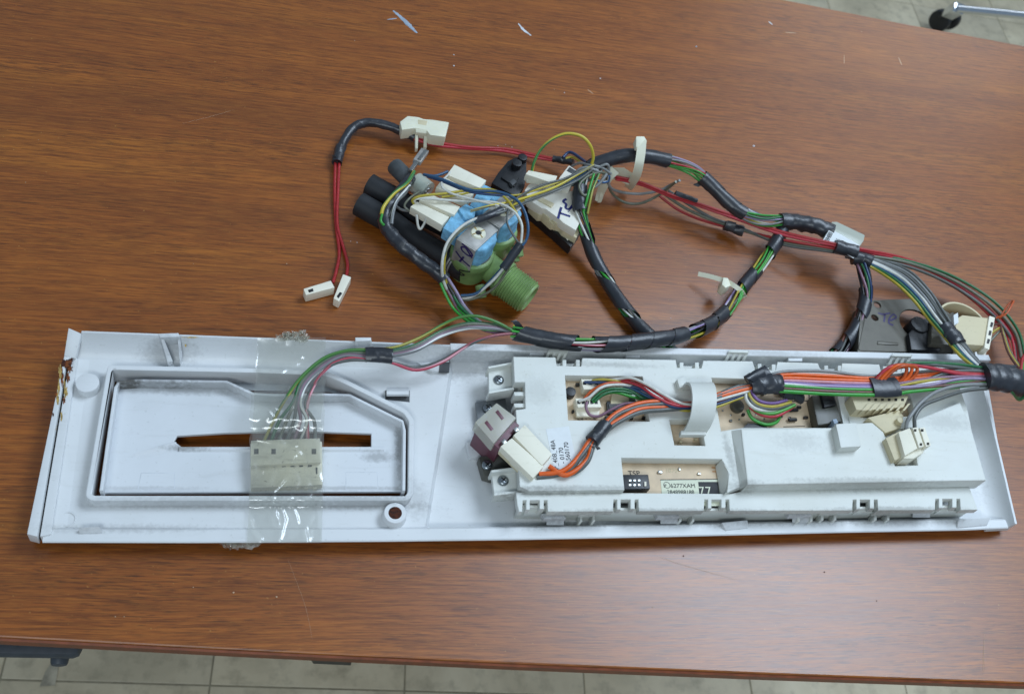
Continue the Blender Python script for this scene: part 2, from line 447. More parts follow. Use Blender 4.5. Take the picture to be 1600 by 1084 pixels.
# clear packing tape: tinted see-through film with a gloss
def film(name, tint, haze, gloss, bs, bd, bsc):
    t = NT(name); v = t.coord(); nt = t.t
    tr = t.n('ShaderNodeBsdfTransparent'); tr.inputs[0].default_value = tint
    df = t.n('ShaderNodeBsdfDiffuse'); df.inputs[0].default_value = (.72, .72, .66, 1)
    gl = t.n('ShaderNodeBsdfGlossy'); gl.inputs['Roughness'].default_value = .17; gl.inputs[0].default_value = (1, 1, 1, 1)
    bp_ = t.n('ShaderNodeBump'); bp_.inputs['Strength'].default_value = bs; bp_.inputs['Distance'].default_value = bd
    t.l(t.noise(v, bsc, 5, .55, .5), bp_.inputs['Height'])
    m1 = t.n('ShaderNodeMixShader'); m2 = t.n('ShaderNodeMixShader'); fr = t.n('ShaderNodeFresnel'); fr.inputs[0].default_value = 1.45
    t.l(bp_.outputs[0], gl.inputs['Normal']); t.l(bp_.outputs[0], fr.inputs['Normal'])
    t.l(t.ramp(t.noise(t.coord((40, 14, 30)), 1.6, 6, .65), [(.35, haze * .4), (.8, haze * 1.7)]), m1.inputs[0])
    t.l(tr.outputs[0], m1.inputs[1]); t.l(df.outputs[0], m1.inputs[2])
    t.l(t.math('MINIMUM', t.math('MULTIPLY', fr.outputs[0], gloss), .3), m2.inputs[0]); t.l(m1.outputs[0], m2.inputs[1]); t.l(gl.outputs[0], m2.inputs[2])
    nt.links.new(m2.outputs[0], nt.nodes['Material Output'].inputs[0])
film('clear_tape', (.95, .95, .92, 1), .08, 2.2, .28, .0007, 50)
film('crumpled_tape', (.97, .965, .93, 1), .2, 1.0, .3, .001, 90)
# translucent switch cap
t = NT('milky'); t.set(Base_Color=srgb('d0cfc0'), Roughness=.3); t.b.inputs['Alpha'].default_value = .6
t.b.inputs['Subsurface Weight'].default_value = .3; t.b.inputs['Subsurface Radius'].default_value = (.003, .003, .002)
t = NT('clear_plastic'); t.set(Base_Color=srgb('c9d3c6'), Roughness=.2); t.b.inputs['Alpha'].default_value = .6

# wood laminate
t = NT('wood_laminate')
warp = t.noise(t.coord((1.0, 2.6, 1)), 1.6, 3, .5)
def wco(sx, sy, amt, off=0.0):
    c = t.n('ShaderNodeTexCoord'); mp = t.n('ShaderNodeMapping'); mp.inputs['Rotation'].default_value = (0, 0, math.radians(1.5)); t.l(c.outputs['Object'], mp.inputs[0])
    sp = t.n('ShaderNodeSeparateXYZ'); t.l(mp.outputs[0], sp.inputs[0])
    y = t.math('ADD', sp.outputs[1], t.math('MULTIPLY', warp, amt))
    cb = t.n('ShaderNodeCombineXYZ'); t.l(t.math('MULTIPLY', sp.outputs[0], sx), cb.inputs[0]); t.l(t.math('MULTIPLY', y, sy), cb.inputs[1])
    cb.inputs[2].default_value = off; return cb.outputs[0]
bands = t.noise(wco(1.6, 30, .03), 1.0, 4, .6)
gold = t.ramp(t.noise(wco(2.2, 26, .04, 5.3), 1.0, 4, .6), [(.56, 0.0), (.72, 1.0)])
rings = t.math('FRACT', t.math('MULTIPLY', t.noise(wco(.9, 4.5, .06, 3.1), 1.0, 2, .4), 22.0))
streak = t.noise(wco(22, 560, .03), 1.0, 6, .66)
fine = t.noise(wco(60, 1500, .02), 1.0, 4, .65)
pores = t.ramp(t.noise(wco(95, 1500, .02, 7.7), 1.0, 2, .5), [(.55, 0.0), (.67, 1.0)])
dash = t.ramp(t.noise(wco(58, 680, .02, 2.7), 1.0, 3, .6), [(.555, 0.0), (.66, 1.0)])
poremask = t.ramp(t.noise(wco(4, 26, .05, 9.0), 1.0, 3, .5), [(.36, .25), (.64, 1.0)])
base = t.ramp(bands, [(.28, srgb('7f4513')), (.45, srgb('924f17')), (.6, srgb('a05a1b')), (.75, srgb('ad6620'))])
base = t.mix(t.math('MULTIPLY', gold, .55), base, srgb('b97421'))
base = t.mix(t.ramp(streak, [(.38, .8), (.60, 0.0)]), base, srgb('64310d'))
base = t.mix(t.math('MULTIPLY', t.ramp(rings, [(0, .5), (.07, .1), (.5, 0.0), (.94, .08), (1, .5)]), .5), base, srgb('65320d'))
base = t.mix(t.math('MULTIPLY', t.math('MULTIPLY', pores, poremask), .7), base, srgb('4a2207'))
base = t.mix(t.math('MULTIPLY', t.math('MULTIPLY', dash, poremask), .85), base, srgb('50290a'))
base = t.mix(t.ramp(fine, [(.46, 0.0), (.76, .55)]), base, srgb('b06f29'))
scr = t.ramp(t.noise(t.coord((1, 1, 1), .5), 480, 1, .5), [(.755, 0.0), (.775, 1.0)])
base = t.mix(t.math('MULTIPLY', scr, .5), base, srgb('b38240'))
scr2 = t.ramp(t.noise(t.coord((700, 22, 1), .9), 1.0, 3, .6), [(.72, 0.0), (.80, 1.0)])
scr3 = t.ramp(t.noise(t.coord(), 9, 3, .5), [(.5, 0.0), (.7, 1.0)])
base = t.mix(t.math('MULTIPLY', t.math('MULTIPLY', scr2, scr3), .25), base, srgb('b38240'))
t.set(Base_Color=base)
t.b.inputs['Specular IOR Level'].default_value = .72
mr = t.n('ShaderNodeMapRange'); mr.inputs[3].default_value = .29; mr.inputs[4].default_value = .39; t.l(streak, mr.inputs[0]); t.l(mr.outputs[0], t.b.inputs['Roughness'])
hh = t.math('ADD', t.math('MULTIPLY', t.noise(t.coord(), 1100, 2), .7), t.math('MULTIPLY', pores, -.3))
t.bump(hh, .25, .00004)
plain('edge_band', '84421f', .4, var=.2, vs=120)
t = NT('floor_tile'); v = t.coord()
f1 = t.noise(v, 5, 7, .62, .5); f2 = t.noise(v, 38, 5, .6)
oi = t.n('ShaderNodeObjectInfo')
c = t.ramp(f1, [(.3, srgb('ab9f84')), (.48, srgb('cec0a2')), (.62, srgb('dfd2b4')), (.75, srgb('cabfa4'))])
c = t.mix(t.ramp(f2, [(.5, 0.0), (.75, .5)]), c, srgb('6c6652'))
c = t.mix(t.math('MULTIPLY', oi.outputs['Random'], .25), c, srgb('9c9686'))
t.set(Base_Color=c, Roughness=.45); t.bump(f2, .2, .001)
plain('grout', 'a0977f', .8, var=.2, vs=40)
# ---------------------------------------------------------------- floor
FZ = -740.0
floor = mesh_obj('floor', (lambda bm: (add_prism(bm, [Vector((a, b, FZ - .9)) for a, b in ((-2500, -1500), (4500, -1500), (4500, 5000), (-2500, 5000))],
                 [Vector((a, b, FZ - 60)) for a, b in ((-2500, -1500), (4500, -1500), (4500, 5000), (-2500, 5000))]), bm)[1])(bmesh.new()), M['grout'])
floor['kind'] = 'structure'
TP = 238.0
bm = bmesh.new(); q = TP / 2 - .9
add_prism(bm, [Vector((a * q, b * q, 0)) for a, b in ((-1, -1), (1, -1), (1, 1), (-1, 1))], [Vector((a * q, b * q, -10)) for a, b in ((-1, -1), (1, -1), (1, 1), (-1, 1))])
bmesh.ops.recalc_face_normals(bm, faces=bm.faces[:]); bevel_all(bm, 1.2)
tile_me = bpy.data.meshes.new('tile'); bm.to_mesh(tile_me); bm.free(); tile_me.materials.append(M['floor_tile'])
ang = math.radians(-4.0); ca, sa = math.cos(ang), math.sin(ang); org = P(330, 1040, FZ) ; hj = P(200, 1075, FZ)
org = Vector((org.x, hj.y, FZ))
for i in range(-3, 10):
    for j in range(-2, 11):
        u, v = (i + .5) * TP, (j + .5) * TP
        o = bpy.data.objects.new('tile', tile_me); C.objects.link(o); o.parent = floor
        o.location = (Vector((org.x + u * ca - v * sa, org.y + u * sa + v * ca, FZ + random.uniform(-.4, .4))) * S)
        o.rotation_euler = (0, 0, ang + random.choice((0, 1, 2, 3)) * math.pi / 2)
# pale streak on the floor
o = plate('pale_streak', [(62, 1072), (70, 1050), (84, 1028), (94, 1026), (90, 1050), (86, 1070)], [], FZ + .6, FZ + 1.0, M['floor_pale'], floor, .1)

# ---------------------------------------------------------------- table
e0, e1 = P(-500, 965), P(2300, 1092); nearl = [P(-300, 980), P(0, 995), P(400, 1016.5), P(800, 1036), P(1200, 1052.5), P(1600, 1067), P(1900, 1077)]
farl = [P(1900, 128), P(1600, 72), P(1400, 35), P(1220, -1)]
f = farl[-1]; farl += [Vector((f.x - 250, f.y + 18, 0)), Vector((f.x - 600, f.y + 25, 0)), Vector((f.x - 1000, f.y + 10, 0))]
outline = ccw(nearl + farl)
table = thing('table', 'brown wood laminate table top carrying the control panel and wires', 'table', Vector((0, 150, -740)))
me = curve_mesh([outline], -8.5, 0, 1.0); top = link('tabletop', me, M['wood_laminate'], table, 30)
band = offset_loop(nearl + [nearl[-1] + Vector((0, 60, 0)), nearl[0] + Vector((0, 60, 0))], 0)
bm = bmesh.new()
a = [v + Vector((0, -.05, -1.2)) for v in nearl]; b = [v + Vector((0, -1.3, -1.6)) for v in nearl]; c = [v + Vector((0, -1.3, -7.8)) for v in nearl]; d = [v + Vector((0, -.05, -8.4)) for v in nearl]
loft('edge_band', [[p, q2, r2, s2] for p, q2, r2, s2 in zip(a, b, c, d)], M['edge_band'], table, 40)
for lx, ly in ((-330, 260), (620, 260), (620, 400), (-330, 440)):
    obox('leg', Vector((lx, ly, -8.5)), Vector((lx, ly, -739)), 45, 45, M['case_grey'], table, 2, up=Vector((0, 1, 0)))
prism('support_rail', [(488, 1018, -24), (548, 1021, -24), (552, 1026.5, -24), (492, 1023.5, -24)], -40, -24, M['black_plastic'], table, .5)
# pale scuffs, chips and crumbs on the laminate (parts of the top)
def scuff(pts, mat, wmm, z=.12):
    bm = bmesh.new(); sp = spline([P(x, y, z) for x, y in pts], 5); L, Rr = [], []
    for i, p in enumerate(sp):
        dd = (sp[min(i + 1, len(sp) - 1)] - sp[max(i - 1, 0)]); n = Vector((-dd.y, dd.x, 0)).normalized()
        k = wmm * (.45 + .55 * math.sin(math.pi * i / (len(sp) - 1))) * random.uniform(.75, 1.2)
        L.append(bm.verts.new((p + n * k) * S)); Rr.append(bm.verts.new((p - n * k) * S))
    for i in range(len(sp) - 1): bm.faces.new((L[i], Rr[i], Rr[i + 1], L[i + 1]))
    return mesh_obj('scuff', bm, mat, top)
scuff([(614, 17), (625, 26), (636, 38), (652, 52)], M['chip_blue'], 1.5)
scuff([(622, 24), (634, 34), (647, 47)], M['chip_blue'], 1.9, .16)
scuff([(605, 31), (620, 29)], M['chip_blue'], .7)
scuff([(810, 37), (818, 47), (830, 56)], M['chip_white'], 1.2)
scuff([(1201, 34), (1207, 39)], M['chip_white'], 1.0)
scuff([(1227, 51), (1244, 52)], M['chip_tan'], .7)
scuff([(1404, 90), (1409, 102)], M['chip_tan'], .7)
scuff([(1319, 86), (1319, 100)], M['chip_tan'], .4)
scuff([(918, 140), (927, 147)], M['chip_tan'], .5)
for a in ([(905, 873), (925, 940), (960, 985), (977, 1002)], ):
    pass
scuff([(450, 874), (462, 905), (478, 950), (488, 998)], M['chip_tan'], .045)
scuff([(1028, 868), (1060, 880), (1150, 905)], M['chip_tan'], .08)
scuff([(285, 193), (330, 182), (365, 172)], M['chip_tan'], .08)
scuff([(1538, 990), (1536, 1050)], M['chip_tan'], .12)
for (x, y, r, m) in [(709, 86, 1.0, 'chip_white'), (709, 103, 1.2, 'chip_white'), (646, 112, .5, 'chip_tan'), (554, 64, .9, 'chip_tan'), (938, 123, 1.2, 'chip_white'), (866, 140, .8, 'chip_tan'),
                     (882, 145, .9, 'chip_white'), (1178, 228, 1.8, 'chip_white'), (1088, 73, 1.6, 'chip_blue'), (1346, 50, .8, 'chip_tan'), (558, 379, .8, 'chip_white'), (548, 377, .6, 'chip_white'),
                     (365, 925, .9, 'chip_tan'), (432, 932, 1.0, 'chip_tan'), (180, 963, .6, 'chip_tan'), (194, 963, .5, 'chip_tan'), (302, 917, .6, 'chip_tan'), (778, 228, .5, 'chip_white'),
                     (800, 230, .6, 'chip_white'), (790, 226, .5, 'chip_white'), (1068, 868, .8, 'rust_dark'), (1370, 938, .7, 'rust_dark'), (1288, 893, .8, 'rust_dark'), (1020, 948, .6, 'chip_tan'),
                     (448, 412, .7, 'chip_tan'), (1150, 455, .5, 'chip_tan'), (40, 285, .6, 'chip_tan'), (302, 412, .5, 'chip_tan'), (60, 219, .5, 'chip_tan'), (1048, 497, .5, 'chip_white'), (1085, 457, .6, 'chip_tan')]:
    bm = bmesh.new(); bmesh.ops.create_icosphere(bm, subdivisions=1, radius=r * .62 * S)
    for v in bm.verts: v.co *= random.uniform(.7, 1.25); v.co.z *= .5
    bmesh.ops.translate(bm, verts=bm.verts[:], vec=P(x, y, .25) * S)
    mesh_obj('crumb', bm, M[m], top)

# ---------------------------------------------------------------- things below and behind the table
case = thing('plastic_case', 'dark grey plastic case showing below the near left table edge', 'case', Vector((-420, 60, -740)))
prism('shell', [(-260, 940, -120), (120, 955, -120), (128, 1004, -120), (123, 1020, -120), (110, 1023, -120), (-260, 1017, -120)], -131, -120, M['case_grey'], case, 4)
cyl('post', Vector((-470, 150, -738)), Vector((0, 0, 1)), 606, 22, 22, M['case_grey'], case, 24, 1)
prism('label', [(60, 999, -119.2), (84, 1000, -119.2), (86, 1004.5, -119.2), (60, 1004, -119.2)], -119.9, -119.2, M['paper_ivory'], case, .1)
cyl('knob', P(95, 1017, -137), Vector((0, -1, -.1)), 9, 6, 5, M['case_grey'], case, 20, 2)
ch = thing('chair', 'chrome chair leg with dark caster on the floor behind the table', 'chair', P(1490, 30, FZ))
a, b = P(1494, 14, -600), P(1760, 46, -560)
tube('leg', [a, a.lerp(b, .5) + Vector((0, 0, 4)), b], 8.5, M['chrome'], ch, 20)
obox('bracket', P(1482, 22, -640), P(1499, 13, -598), 26, 22, M['chrome'], ch, 3)
cyl('wheel', P(1466, 34, -700), Vector((.8, .6, 0)), 20, 25, 25, M['black_plastic'], ch, 28, 4)
cyl('wheel', P(1481, 31, -700), Vector((.8, .6, 0)), 18, 25, 25, M['black_plastic'], ch, 28, 4)
tube('axle', [P(1470, 26, -690), P(1484, 20, -640)], 7, M['chrome'], ch, 12)

# ---------------------------------------------------------------- control panel shell
PW = M['panel_white']
panel = thing('appliance_fascia', 'long white plastic washing machine control panel lying face down on the table', 'control panel', Vector((30, 0, 0)))
FR_OUT = [(168, 570), (400, 575), (512, 580), (540, 592), (636, 640), (647, 656), (646, 771), (638, 782), (142, 782), (133, 775)]
fo = rounded(ccw(xy(FR_OUT, 17)), 2.5); fi = offset_loop(fo, 3.2)
# left plate with the opening of the drawer frame
zl = 9.5
lp = xy([(122, 560), (702, 577), (664, 826), (66, 830)], zl)
me = curve_mesh([lp, offset_loop(fo, 1.4)], 6.5, zl, .3); shell = link('shell', me, PW, panel, 30)
# far slope of the left part: rises to the far rim
def prof(xp, pts):   # pts: (py, z) in the photo column xp(py)
    return [P(xp(y), y, z) for y, z in pts]
lx = lambda y: 119 + (560 - y) * .30
rx = lambda y: 704 - (y - 577) * .05
bl, br = P(114, 561, zl), P(702, 578, zl)
tl, tr = P(127, 519.5, 23), P(704, 541, 23)
def slope_ring(t):
    b0 = bl.lerp(br, t); t0 = tl.lerp(tr, t)
    r = []
    for k in range(9):
        u = k / 8; p = b0.lerp(t0, u); p.z = zl + (t0.z - zl) * (u ** 1.7); r.append(p)
    r += [t0 + Vector((0, 1.6, -.6)), t0 + Vector((0, 2.0, -3)), t0 + Vector((0, 1.5, -17))]
    r += [t0 + Vector((0, -.8, -17)), t0 + Vector((0, -2, -8)), b0 + Vector((0, 4, -2.4)), b0 + Vector((0, .5, -2.6))]
    return r
loft('far_flange', [slope_ring(i / 8) for i in range(9)], PW, panel, 50)
# recess floor below the module
plate('recess_floor', [(700, 552), (1538, 566), (1582, 822), (664, 826)], [], 1.5, 4.0, PW, panel, .3)
# step between plate and recess
loft('step', [[P(706, 560, zl + .03), P(711, 560, 4.02), P(700, 560, 3.0), P(696, 560, zl - 1)], [P(664, 826, zl + .03), P(669, 826, 4.02), P(658, 826, 3), P(654, 826, zl - 1)]], PW, panel, 40)
# far wall and rim of the recess
def ring_far(t):
    a = P(704, 540.5, 23).lerp(P(1546, 558, 23), t)
    return [a + Vector((0, 2, 0)), a + Vector((0, -2.4, 0)), a + Vector((0, -2.9, -.5)), a + Vector((0, -3.6, -14)), a + Vector((0, -8, -18.8)), a + Vector((0, -8, -21)), a + Vector((0, 0, -19)), a + Vector((0, 2.4, -3))]
loft('far_rim', [ring_far(i / 6) for i in range(7)], PW, panel, 35)
# near ledge along the whole panel
def ring_near(x, y, z=11.5, wd=None):
    a = P(x, y, z); k = 8.6 if wd is None else wd
    return [a + Vector((0, k, -1.2)), a + Vector((0, k - 1.4, 0)), a + Vector((0, .7, 0)), a + Vector((0, 0, -.6)), a + Vector((0, .4, -2.2)), a + Vector((0, 5, -6)), a + Vector((0, 10, -9)), a + Vector((0, k + 2.5, -7)), a + Vector((0, k, -3))]
loft('near_flange', [ring_near(66, 846.5), ring_near(300, 847), ring_near(600, 845), ring_near(800, 842.5), ring_near(1050, 837.5), ring_near(1300, 831.5), ring_near(1508, 827.5), ring_near(1576, 824.5, 11.5, 7)], PW, panel, 35)
# left end: lip, groove and slope
def seg(a, b, t): return (a[0] + (b[0] - a[0]) * t, a[1] + (b[1] - a[1]) * t)
slab('end_corner', [(107, 512, 25), (127, 521, 23.2), (118, 560, 14), (100, 556, 15)], 4, PW, panel, .4)
prism('end_lip', [(101, 552), (117, 556), (104, 562), (58, 838), (42, 834)], 5, 14.5, PW, panel, .5)
prism('end_groove', [(106, 562), (108.5, 562), (62, 838), (59, 838)], 6, 10.6, M['slot_dark'], panel, 0)
prism('end_strip', [(108.8, 561), (121, 560), (80, 834), (62.4, 838)], 5, 12.6, PW, panel, .4)
loft('end_slope', [[P(118, 560, 11), P(140, 562, zl + .05), P(140, 562, 7), P(118, 560, 7)], [P(76, 832, 11), P(104, 828, zl + .05), P(104, 828, 7), P(76, 832, 7)]], PW, panel, 30)
# right end: curved wall up to a thin strip
def ring_right(t):
    a = P(1536, 604, 21).lerp(P(1586, 818, 15), t); h = a.z - 4
    r = [a + Vector((1.6, 0, 0)), a]
    for k in range(1, 8):
        u = k / 7; r.append(a + Vector((-15 * (1 - math.cos(u * math.pi / 2)) , 0, -h * math.sin(u * math.pi / 2))))
    r += [a + Vector((-15, 0, -h - 2)), a + Vector((1.6, 0, -h))]
    return r
rr = [ring_right(t) for t in (-.28, 0, .3, .65, 1)]
loft('end_wall', rr, PW, panel, 50)
# drawer frame
link('drawer_frame', curve_mesh([fo, fi], 4, 17, .6), PW, panel, 30)
plate('frame_back_shelf', [(182, 586), (520, 596), (610, 640), (600, 648), (516, 612), (182, 606)], [], 1.5, 3.5, M['tray_white'], panel, .2)
# inner handle tray with slot
TW = M['tray_white']
slot = [(272, 689), (277, 680.5), (350, 676), (430, 673.5), (510, 674.5), (580, 677), (580, 697.5), (284, 697.5)]
plate('handle_tray', [(180, 605), (356, 606), (400, 625), (430, 628), (545, 627), (628, 666), (629, 768), (157, 770)], [slot], 7.5, 10.0, TW, panel, .5)
wall('tray_wall', [(158, 766), (168, 694), (181, 604), (186, 596), (215, 594), (354, 596), (396, 615), (430, 617), (505, 616), (546, 617), (629, 658), (632, 672), (631, 766)], 17.5, 7.4, 1.8, M['tray_wall_white'], panel, .4)
loft('tray_ridge', [[P(205, 714, 10.02), P(215, 705, 10.1), P(220, 716, 10.02), P(215, 716, 9)], [P(272, 700, 10.02), P(275, 690, 11.2), P(280, 702, 10.02), P(275, 700, 9)]], TW, panel, 60)
loft('slot_lip', [[P(x, 698, 9), P(x, 698, 11.0), P(x, 702, 11.2), P(x, 706, 10.02), P(x, 706, 9)] for x in (280, 430, 600)], TW, panel, 50)
plate('mould_mark', [(220, 738), (273, 738), (273, 763), (215, 764)], [[(221.2, 739), (272, 739), (272, 762.2), (216.5, 763)]], 10.0, 10.05, M['chip_white'], panel, 0)
plate('mould_mark', [(540, 737), (590, 737), (591, 765), (540, 765)], [[(541, 738), (589, 738), (590, 764), (541, 764)]], 10.0, 10.05, M['chip_white'], panel, 0)
# round peg, ring mark, boss
def disc(name, x, y, z0, z1, rpx, mat, parent, bev=.5):
    c0 = P(x, y, z1); r = (P(x + rpx, y, z1) - c0).length
    return cyl(name, Vector((c0.x, c0.y, z0)), Vector((0, 0, 1)), z1 - z0, r, r, mat, parent, 32, bev)
disc('round_peg', 136.5, 597.5, 9, 16, 18.5, PW, panel)
c0 = P(105.5, 811, 9.6); r = 4.4
link('ring_mark', curve_mesh([[c0 + Vector((math.cos(k / 20 * 6.2832), math.sin(k / 20 * 6.2832), 0)) * r for k in range(20)], [c0 + Vector((math.cos(k / 20 * 6.2832), math.sin(k / 20 * 6.2832), 0)) * (r - .7) for k in range(20)]], 9.3, 10.0, .15), PW, panel, 30)
c0 = P(617.5, 801, 16); c0.z = 9
boss = lathe('screw_boss', c0, Vector((0, 0, 1)), [(0, 7.2), (6.6, 6.6), (7.0, 6.2), (7.0, 3.1), (1, 2.6)], PW, panel, 32, 40)
bmr = bmesh.new()
for k in range(16):
    pass
bmr.free()
lathe('rust_ring', c0 + Vector((0, 0, 7.02)), Vector((0, 0, 1)), [(0, 3.9), (.08, 3.8), (.08, 2.6), (-1.2, 2.5)], M['rust_dark'], boss, 24)
lathe('boss_hole', c0 + Vector((0, 0, 6.4)), Vector((0, 0, 1)), [(0, 2.6), (.3, 2.55)], M['black'], boss, 20)
# far clips: open brackets standing on the slope
def bracket(pts_top, legs, nm='far_clip'):
    a = prism(nm, pts_top, 17, 26, PW, panel, .4)
    for l in legs: prism('clip_side', [(x, y, z) for x, y, z in l], 9, 20, PW, a, .3)
bracket([(247, 521), (279, 520), (281, 526), (250, 527)], [[(250, 526, 25), (255, 526, 25), (270, 564, 14), (262, 566, 14)], [(277, 524, 25), (281, 524, 25), (285, 556, 14), (281, 566, 14)]])
bracket([(555, 527), (580, 527), (580, 532), (556, 533)], [[(555, 531, 26), (560, 531, 26), (560, 545, 20), (555, 545, 20)], [(577, 531, 26), (581, 531, 26), (581, 545, 20), (577, 545, 20)]])
# curled hook and slot by the frame
prism('hook_slot', [(602, 610), (640, 610), (640, 628), (602, 624)], 9.0, 9.65, M['dark_grey'], panel, 0)
loft('curled_hook', [[P(x, 608, 9.5), P(x, 607, 13), P(x, 611, 15.5), P(x, 616, 15), P(x, 619, 12), P(x, 614, 11)] for x in (604, 639)], PW, panel, 50)
prism('rim_slot', [(688, 556), (703, 557), (702, 580), (686, 580)], 10.5, 12.6, M['dark_grey'], panel, 0)
prism('rim_slot_lip', [(640, 560), (690, 562), (686, 580), (676, 580)], 8, 12.2, PW, panel, .4)
# near clips
for pts in ([(122, 824), (155, 822), (160, 832), (124, 833)], [(1128, 816), (1168, 812), (1170, 824), (1134, 828)], [(1498, 812), (1548, 808), (1543, 820), (1522, 822), (1496, 824)]):
    slab('near_tab', [(x, y, 15 if i < 2 else 12.2) for i, (x, y) in enumerate(pts)], 3, PW, panel, .4)
for x, y in ((868, 812), (1046, 810), (1252, 808), (1440, 800)):
    h = loft('snap_hook', [[P(xx, y - 14, 18), P(xx, y - 6, 19), P(xx, y + 8, 12.5), P(xx, y + 8, 9), P(xx, y - 8, 9)] for xx in (x - 14, x + 13)], PW, panel, 30)
    prism('hook_head', [(x - 22, y - 10), (x + 10, y - 11), (x + 17, y - 3), (x - 18, y - 2)], 15, 19.5, PW, h, .4)
# ribbed clips on the far rim
for x0, y0 in ((1140, 546), (1395, 552), (858, 545)):
    b = prism('ribbed_clip', [(x0, y0), (x0 + 28, y0 + 1), (x0 + 30, y0 + 5), (x0 - 2, y0 + 4)], 14, 25.5, M['module_white'], panel, .3)
    for k in range(4):
        slab('rib', [(x0 + k * 9, y0 + 2, 25.6), (x0 + k * 9 + 4, y0 + 2, 25.6), (x0 + k * 9 - 3, y0 + 17, 20), (x0 + k * 9 - 8, y0 + 17, 20)], 5, M['module_white'], b, .2)
for x0, y0 in ((828, 549), (978, 553), (1232, 559)):
    prism('rim_tab', [(x0, y0), (x0 + 22, y0), (x0 + 22, y0 + 5), (x0, y0 + 5)], 12, 22, PW, panel, .3)
# stains with a shape of their own
def stain(name, cx, cy, z, rx_, ry_, mat, parent, n=18, seed=1, jag=.45):
    rnd = random.Random(seed); pts = []
    for k in range(n):
        a = 2 * math.pi * k / n; j = 1 - jag * rnd.random(); pts.append(P(cx + math.cos(a) * rx_ * j, cy + math.sin(a) * ry_ * j, z))
    bm = bmesh.new(); bm.faces.new([bm.verts.new(p * S) for p in pts])
    return mesh_obj(name, bm, mat, parent)
stain('rust_stain', 104, 568, 14.6, 10, 7, M['rust'], panel, 20, 3)
stain('rust_stain', 99, 568, 14.66, 5, 8, M['rust_dark'], panel, 16, 5)
stain('rust_stain', 106, 566, 14.62, 8, 4, M['rust'], panel, 16, 15)
stain('rust_stain', 97, 590, 14.6, 3.0, 18, M['rust'], panel, 22, 8, .6)
stain('rust_stain', 92, 604, 14.62, 2.4, 16, M['rust_pale'], panel, 22, 9, .6)
stain('rust_stain', 101, 600, 12.75, 2.4, 13, M['rust_pale'], panel, 20, 11, .6)
stain('rust_stain', 88, 615, 14.64, 2.0, 7, M['rust'], panel, 16, 14, .6)
stain('rust_stain', 87, 665, 12.7, 2.0, 7, M['rust_pale'], panel, 16, 12, .6)
stain('rust_stain', 104, 536, 14.6, 2.0, 5, M['rust_pale'], panel, 12, 21, .5)
for i_, (x_, y_, z_, a_, b_, m_) in enumerate([(109, 575, 12.72, 6, 9, 'rust'), (106, 590, 12.74, 4, 12, 'rust'), (103, 612, 12.72, 3.5, 12, 'rust_pale'), (100, 625, 12.7, 3, 8, 'rust'), (94, 580, 14.68, 4, 12, 'rust_pale'), (90, 620, 14.6, 3, 14, 'rust_pale'), (110, 563, 14.0, 7, 5, 'rust_dark'), (96, 650, 12.7, 2.5, 9, 'rust_pale'), (83, 648, 14.6, 1.6, 4, 'rust_dark'), (74, 735, 12.7, 2, 10, 'rust_pale'), (64, 800, 12.7, 2, 8, 'rust_pale')]):
    stain('rust_stain', x_, y_, z_, a_, b_, M[m_], panel, 26, 40 + i_, .65)
stain('rust_stain', 300, 527, 23.1, 22, 1.2, M['rust_pale'], panel, 22, 13, .7)
stain('rust_stain', 290, 540, 19.2, 2.0, 3, M['rust_pale'], panel, 12, 17, .5)
# ---------------------------------------------------------------- electronic module fitted into the panel
MW = M['module_white']; ZT = 30.0; ZP = 22.0
mod = thing('control_module', 'white plastic electronics housing with open windows fitted in the right of the panel', 'control module', Vector((150, 0, 4)))
outer = [(802, 557), (868, 558), (870, 571), (876, 571), (908, 572), (910, 559), (1056, 562), (1058, 574), (1096, 575), (1099, 563), (1176, 564), (1180, 577), (1212, 578), (1215, 565),
         (1278, 567), (1284, 581), (1314, 581), (1316, 567), (1374, 569), (1377, 580), (1408, 581), (1410, 570), (1488, 572), (1512, 640), (1535, 752), (1168, 757), (1134, 769),
         (1136, 768), (1139, 740), (1128, 717), (971, 715), (976, 765), (828, 767), (812, 760), (806, 640), (821, 638), (820, 597), (804, 597)]
winA = [(883, 586), (1004, 588), (1015, 658), (888, 656)]
winB = [(1046, 655), (1094, 655), (1102, 696), (1054, 695)]
winC = [(1112, 590), (1292, 596), (1318, 606), (1328, 664), (1300, 668), (1160, 668), (1127, 673)]
winD = [(1331, 610), (1420, 612), (1432, 650), (1345, 652)]
body = plate('cover', outer, [winA, winB, winC, winD], ZP + .6, ZT, MW, mod, .45)
# skirt walls below the cover
plate('skirt', [(808, 566), (1484, 580), (1506, 640), (1527, 748), (1120, 764), (836, 762), (815, 756)], [[(814, 570), (1480, 584), (1520, 742), (1120, 760), (838, 757), (820, 752)]], 4.2, ZP - 1.6, MW, mod, .3)
# prongs inside the edge notches
for x0, y0 in ((879, 562), (900, 562), (1062, 566), (1086, 566), (1184, 568), (1206, 569), (1288, 571), (1309, 571), (1380, 572), (1402, 573)):
    prism('prong', [(x0, y0), (x0 + 6, y0), (x0 + 6, y0 + 10), (x0, y0 + 10)], 16, ZT - .6, MW, body, .3)
# left notch cross bars
for y0 in (612, 630): prism('cross_bar', [(803, y0), (820, y0), (820, y0 + 6), (804, y0 + 6)], 18, ZT - 2, MW, body, .3)
prism('notch_pin', [(806, 621), (815, 621), (815, 628), (806, 628)], 8, 20, M['brown'] if 'brown' in M else M['rust'], body, .2)
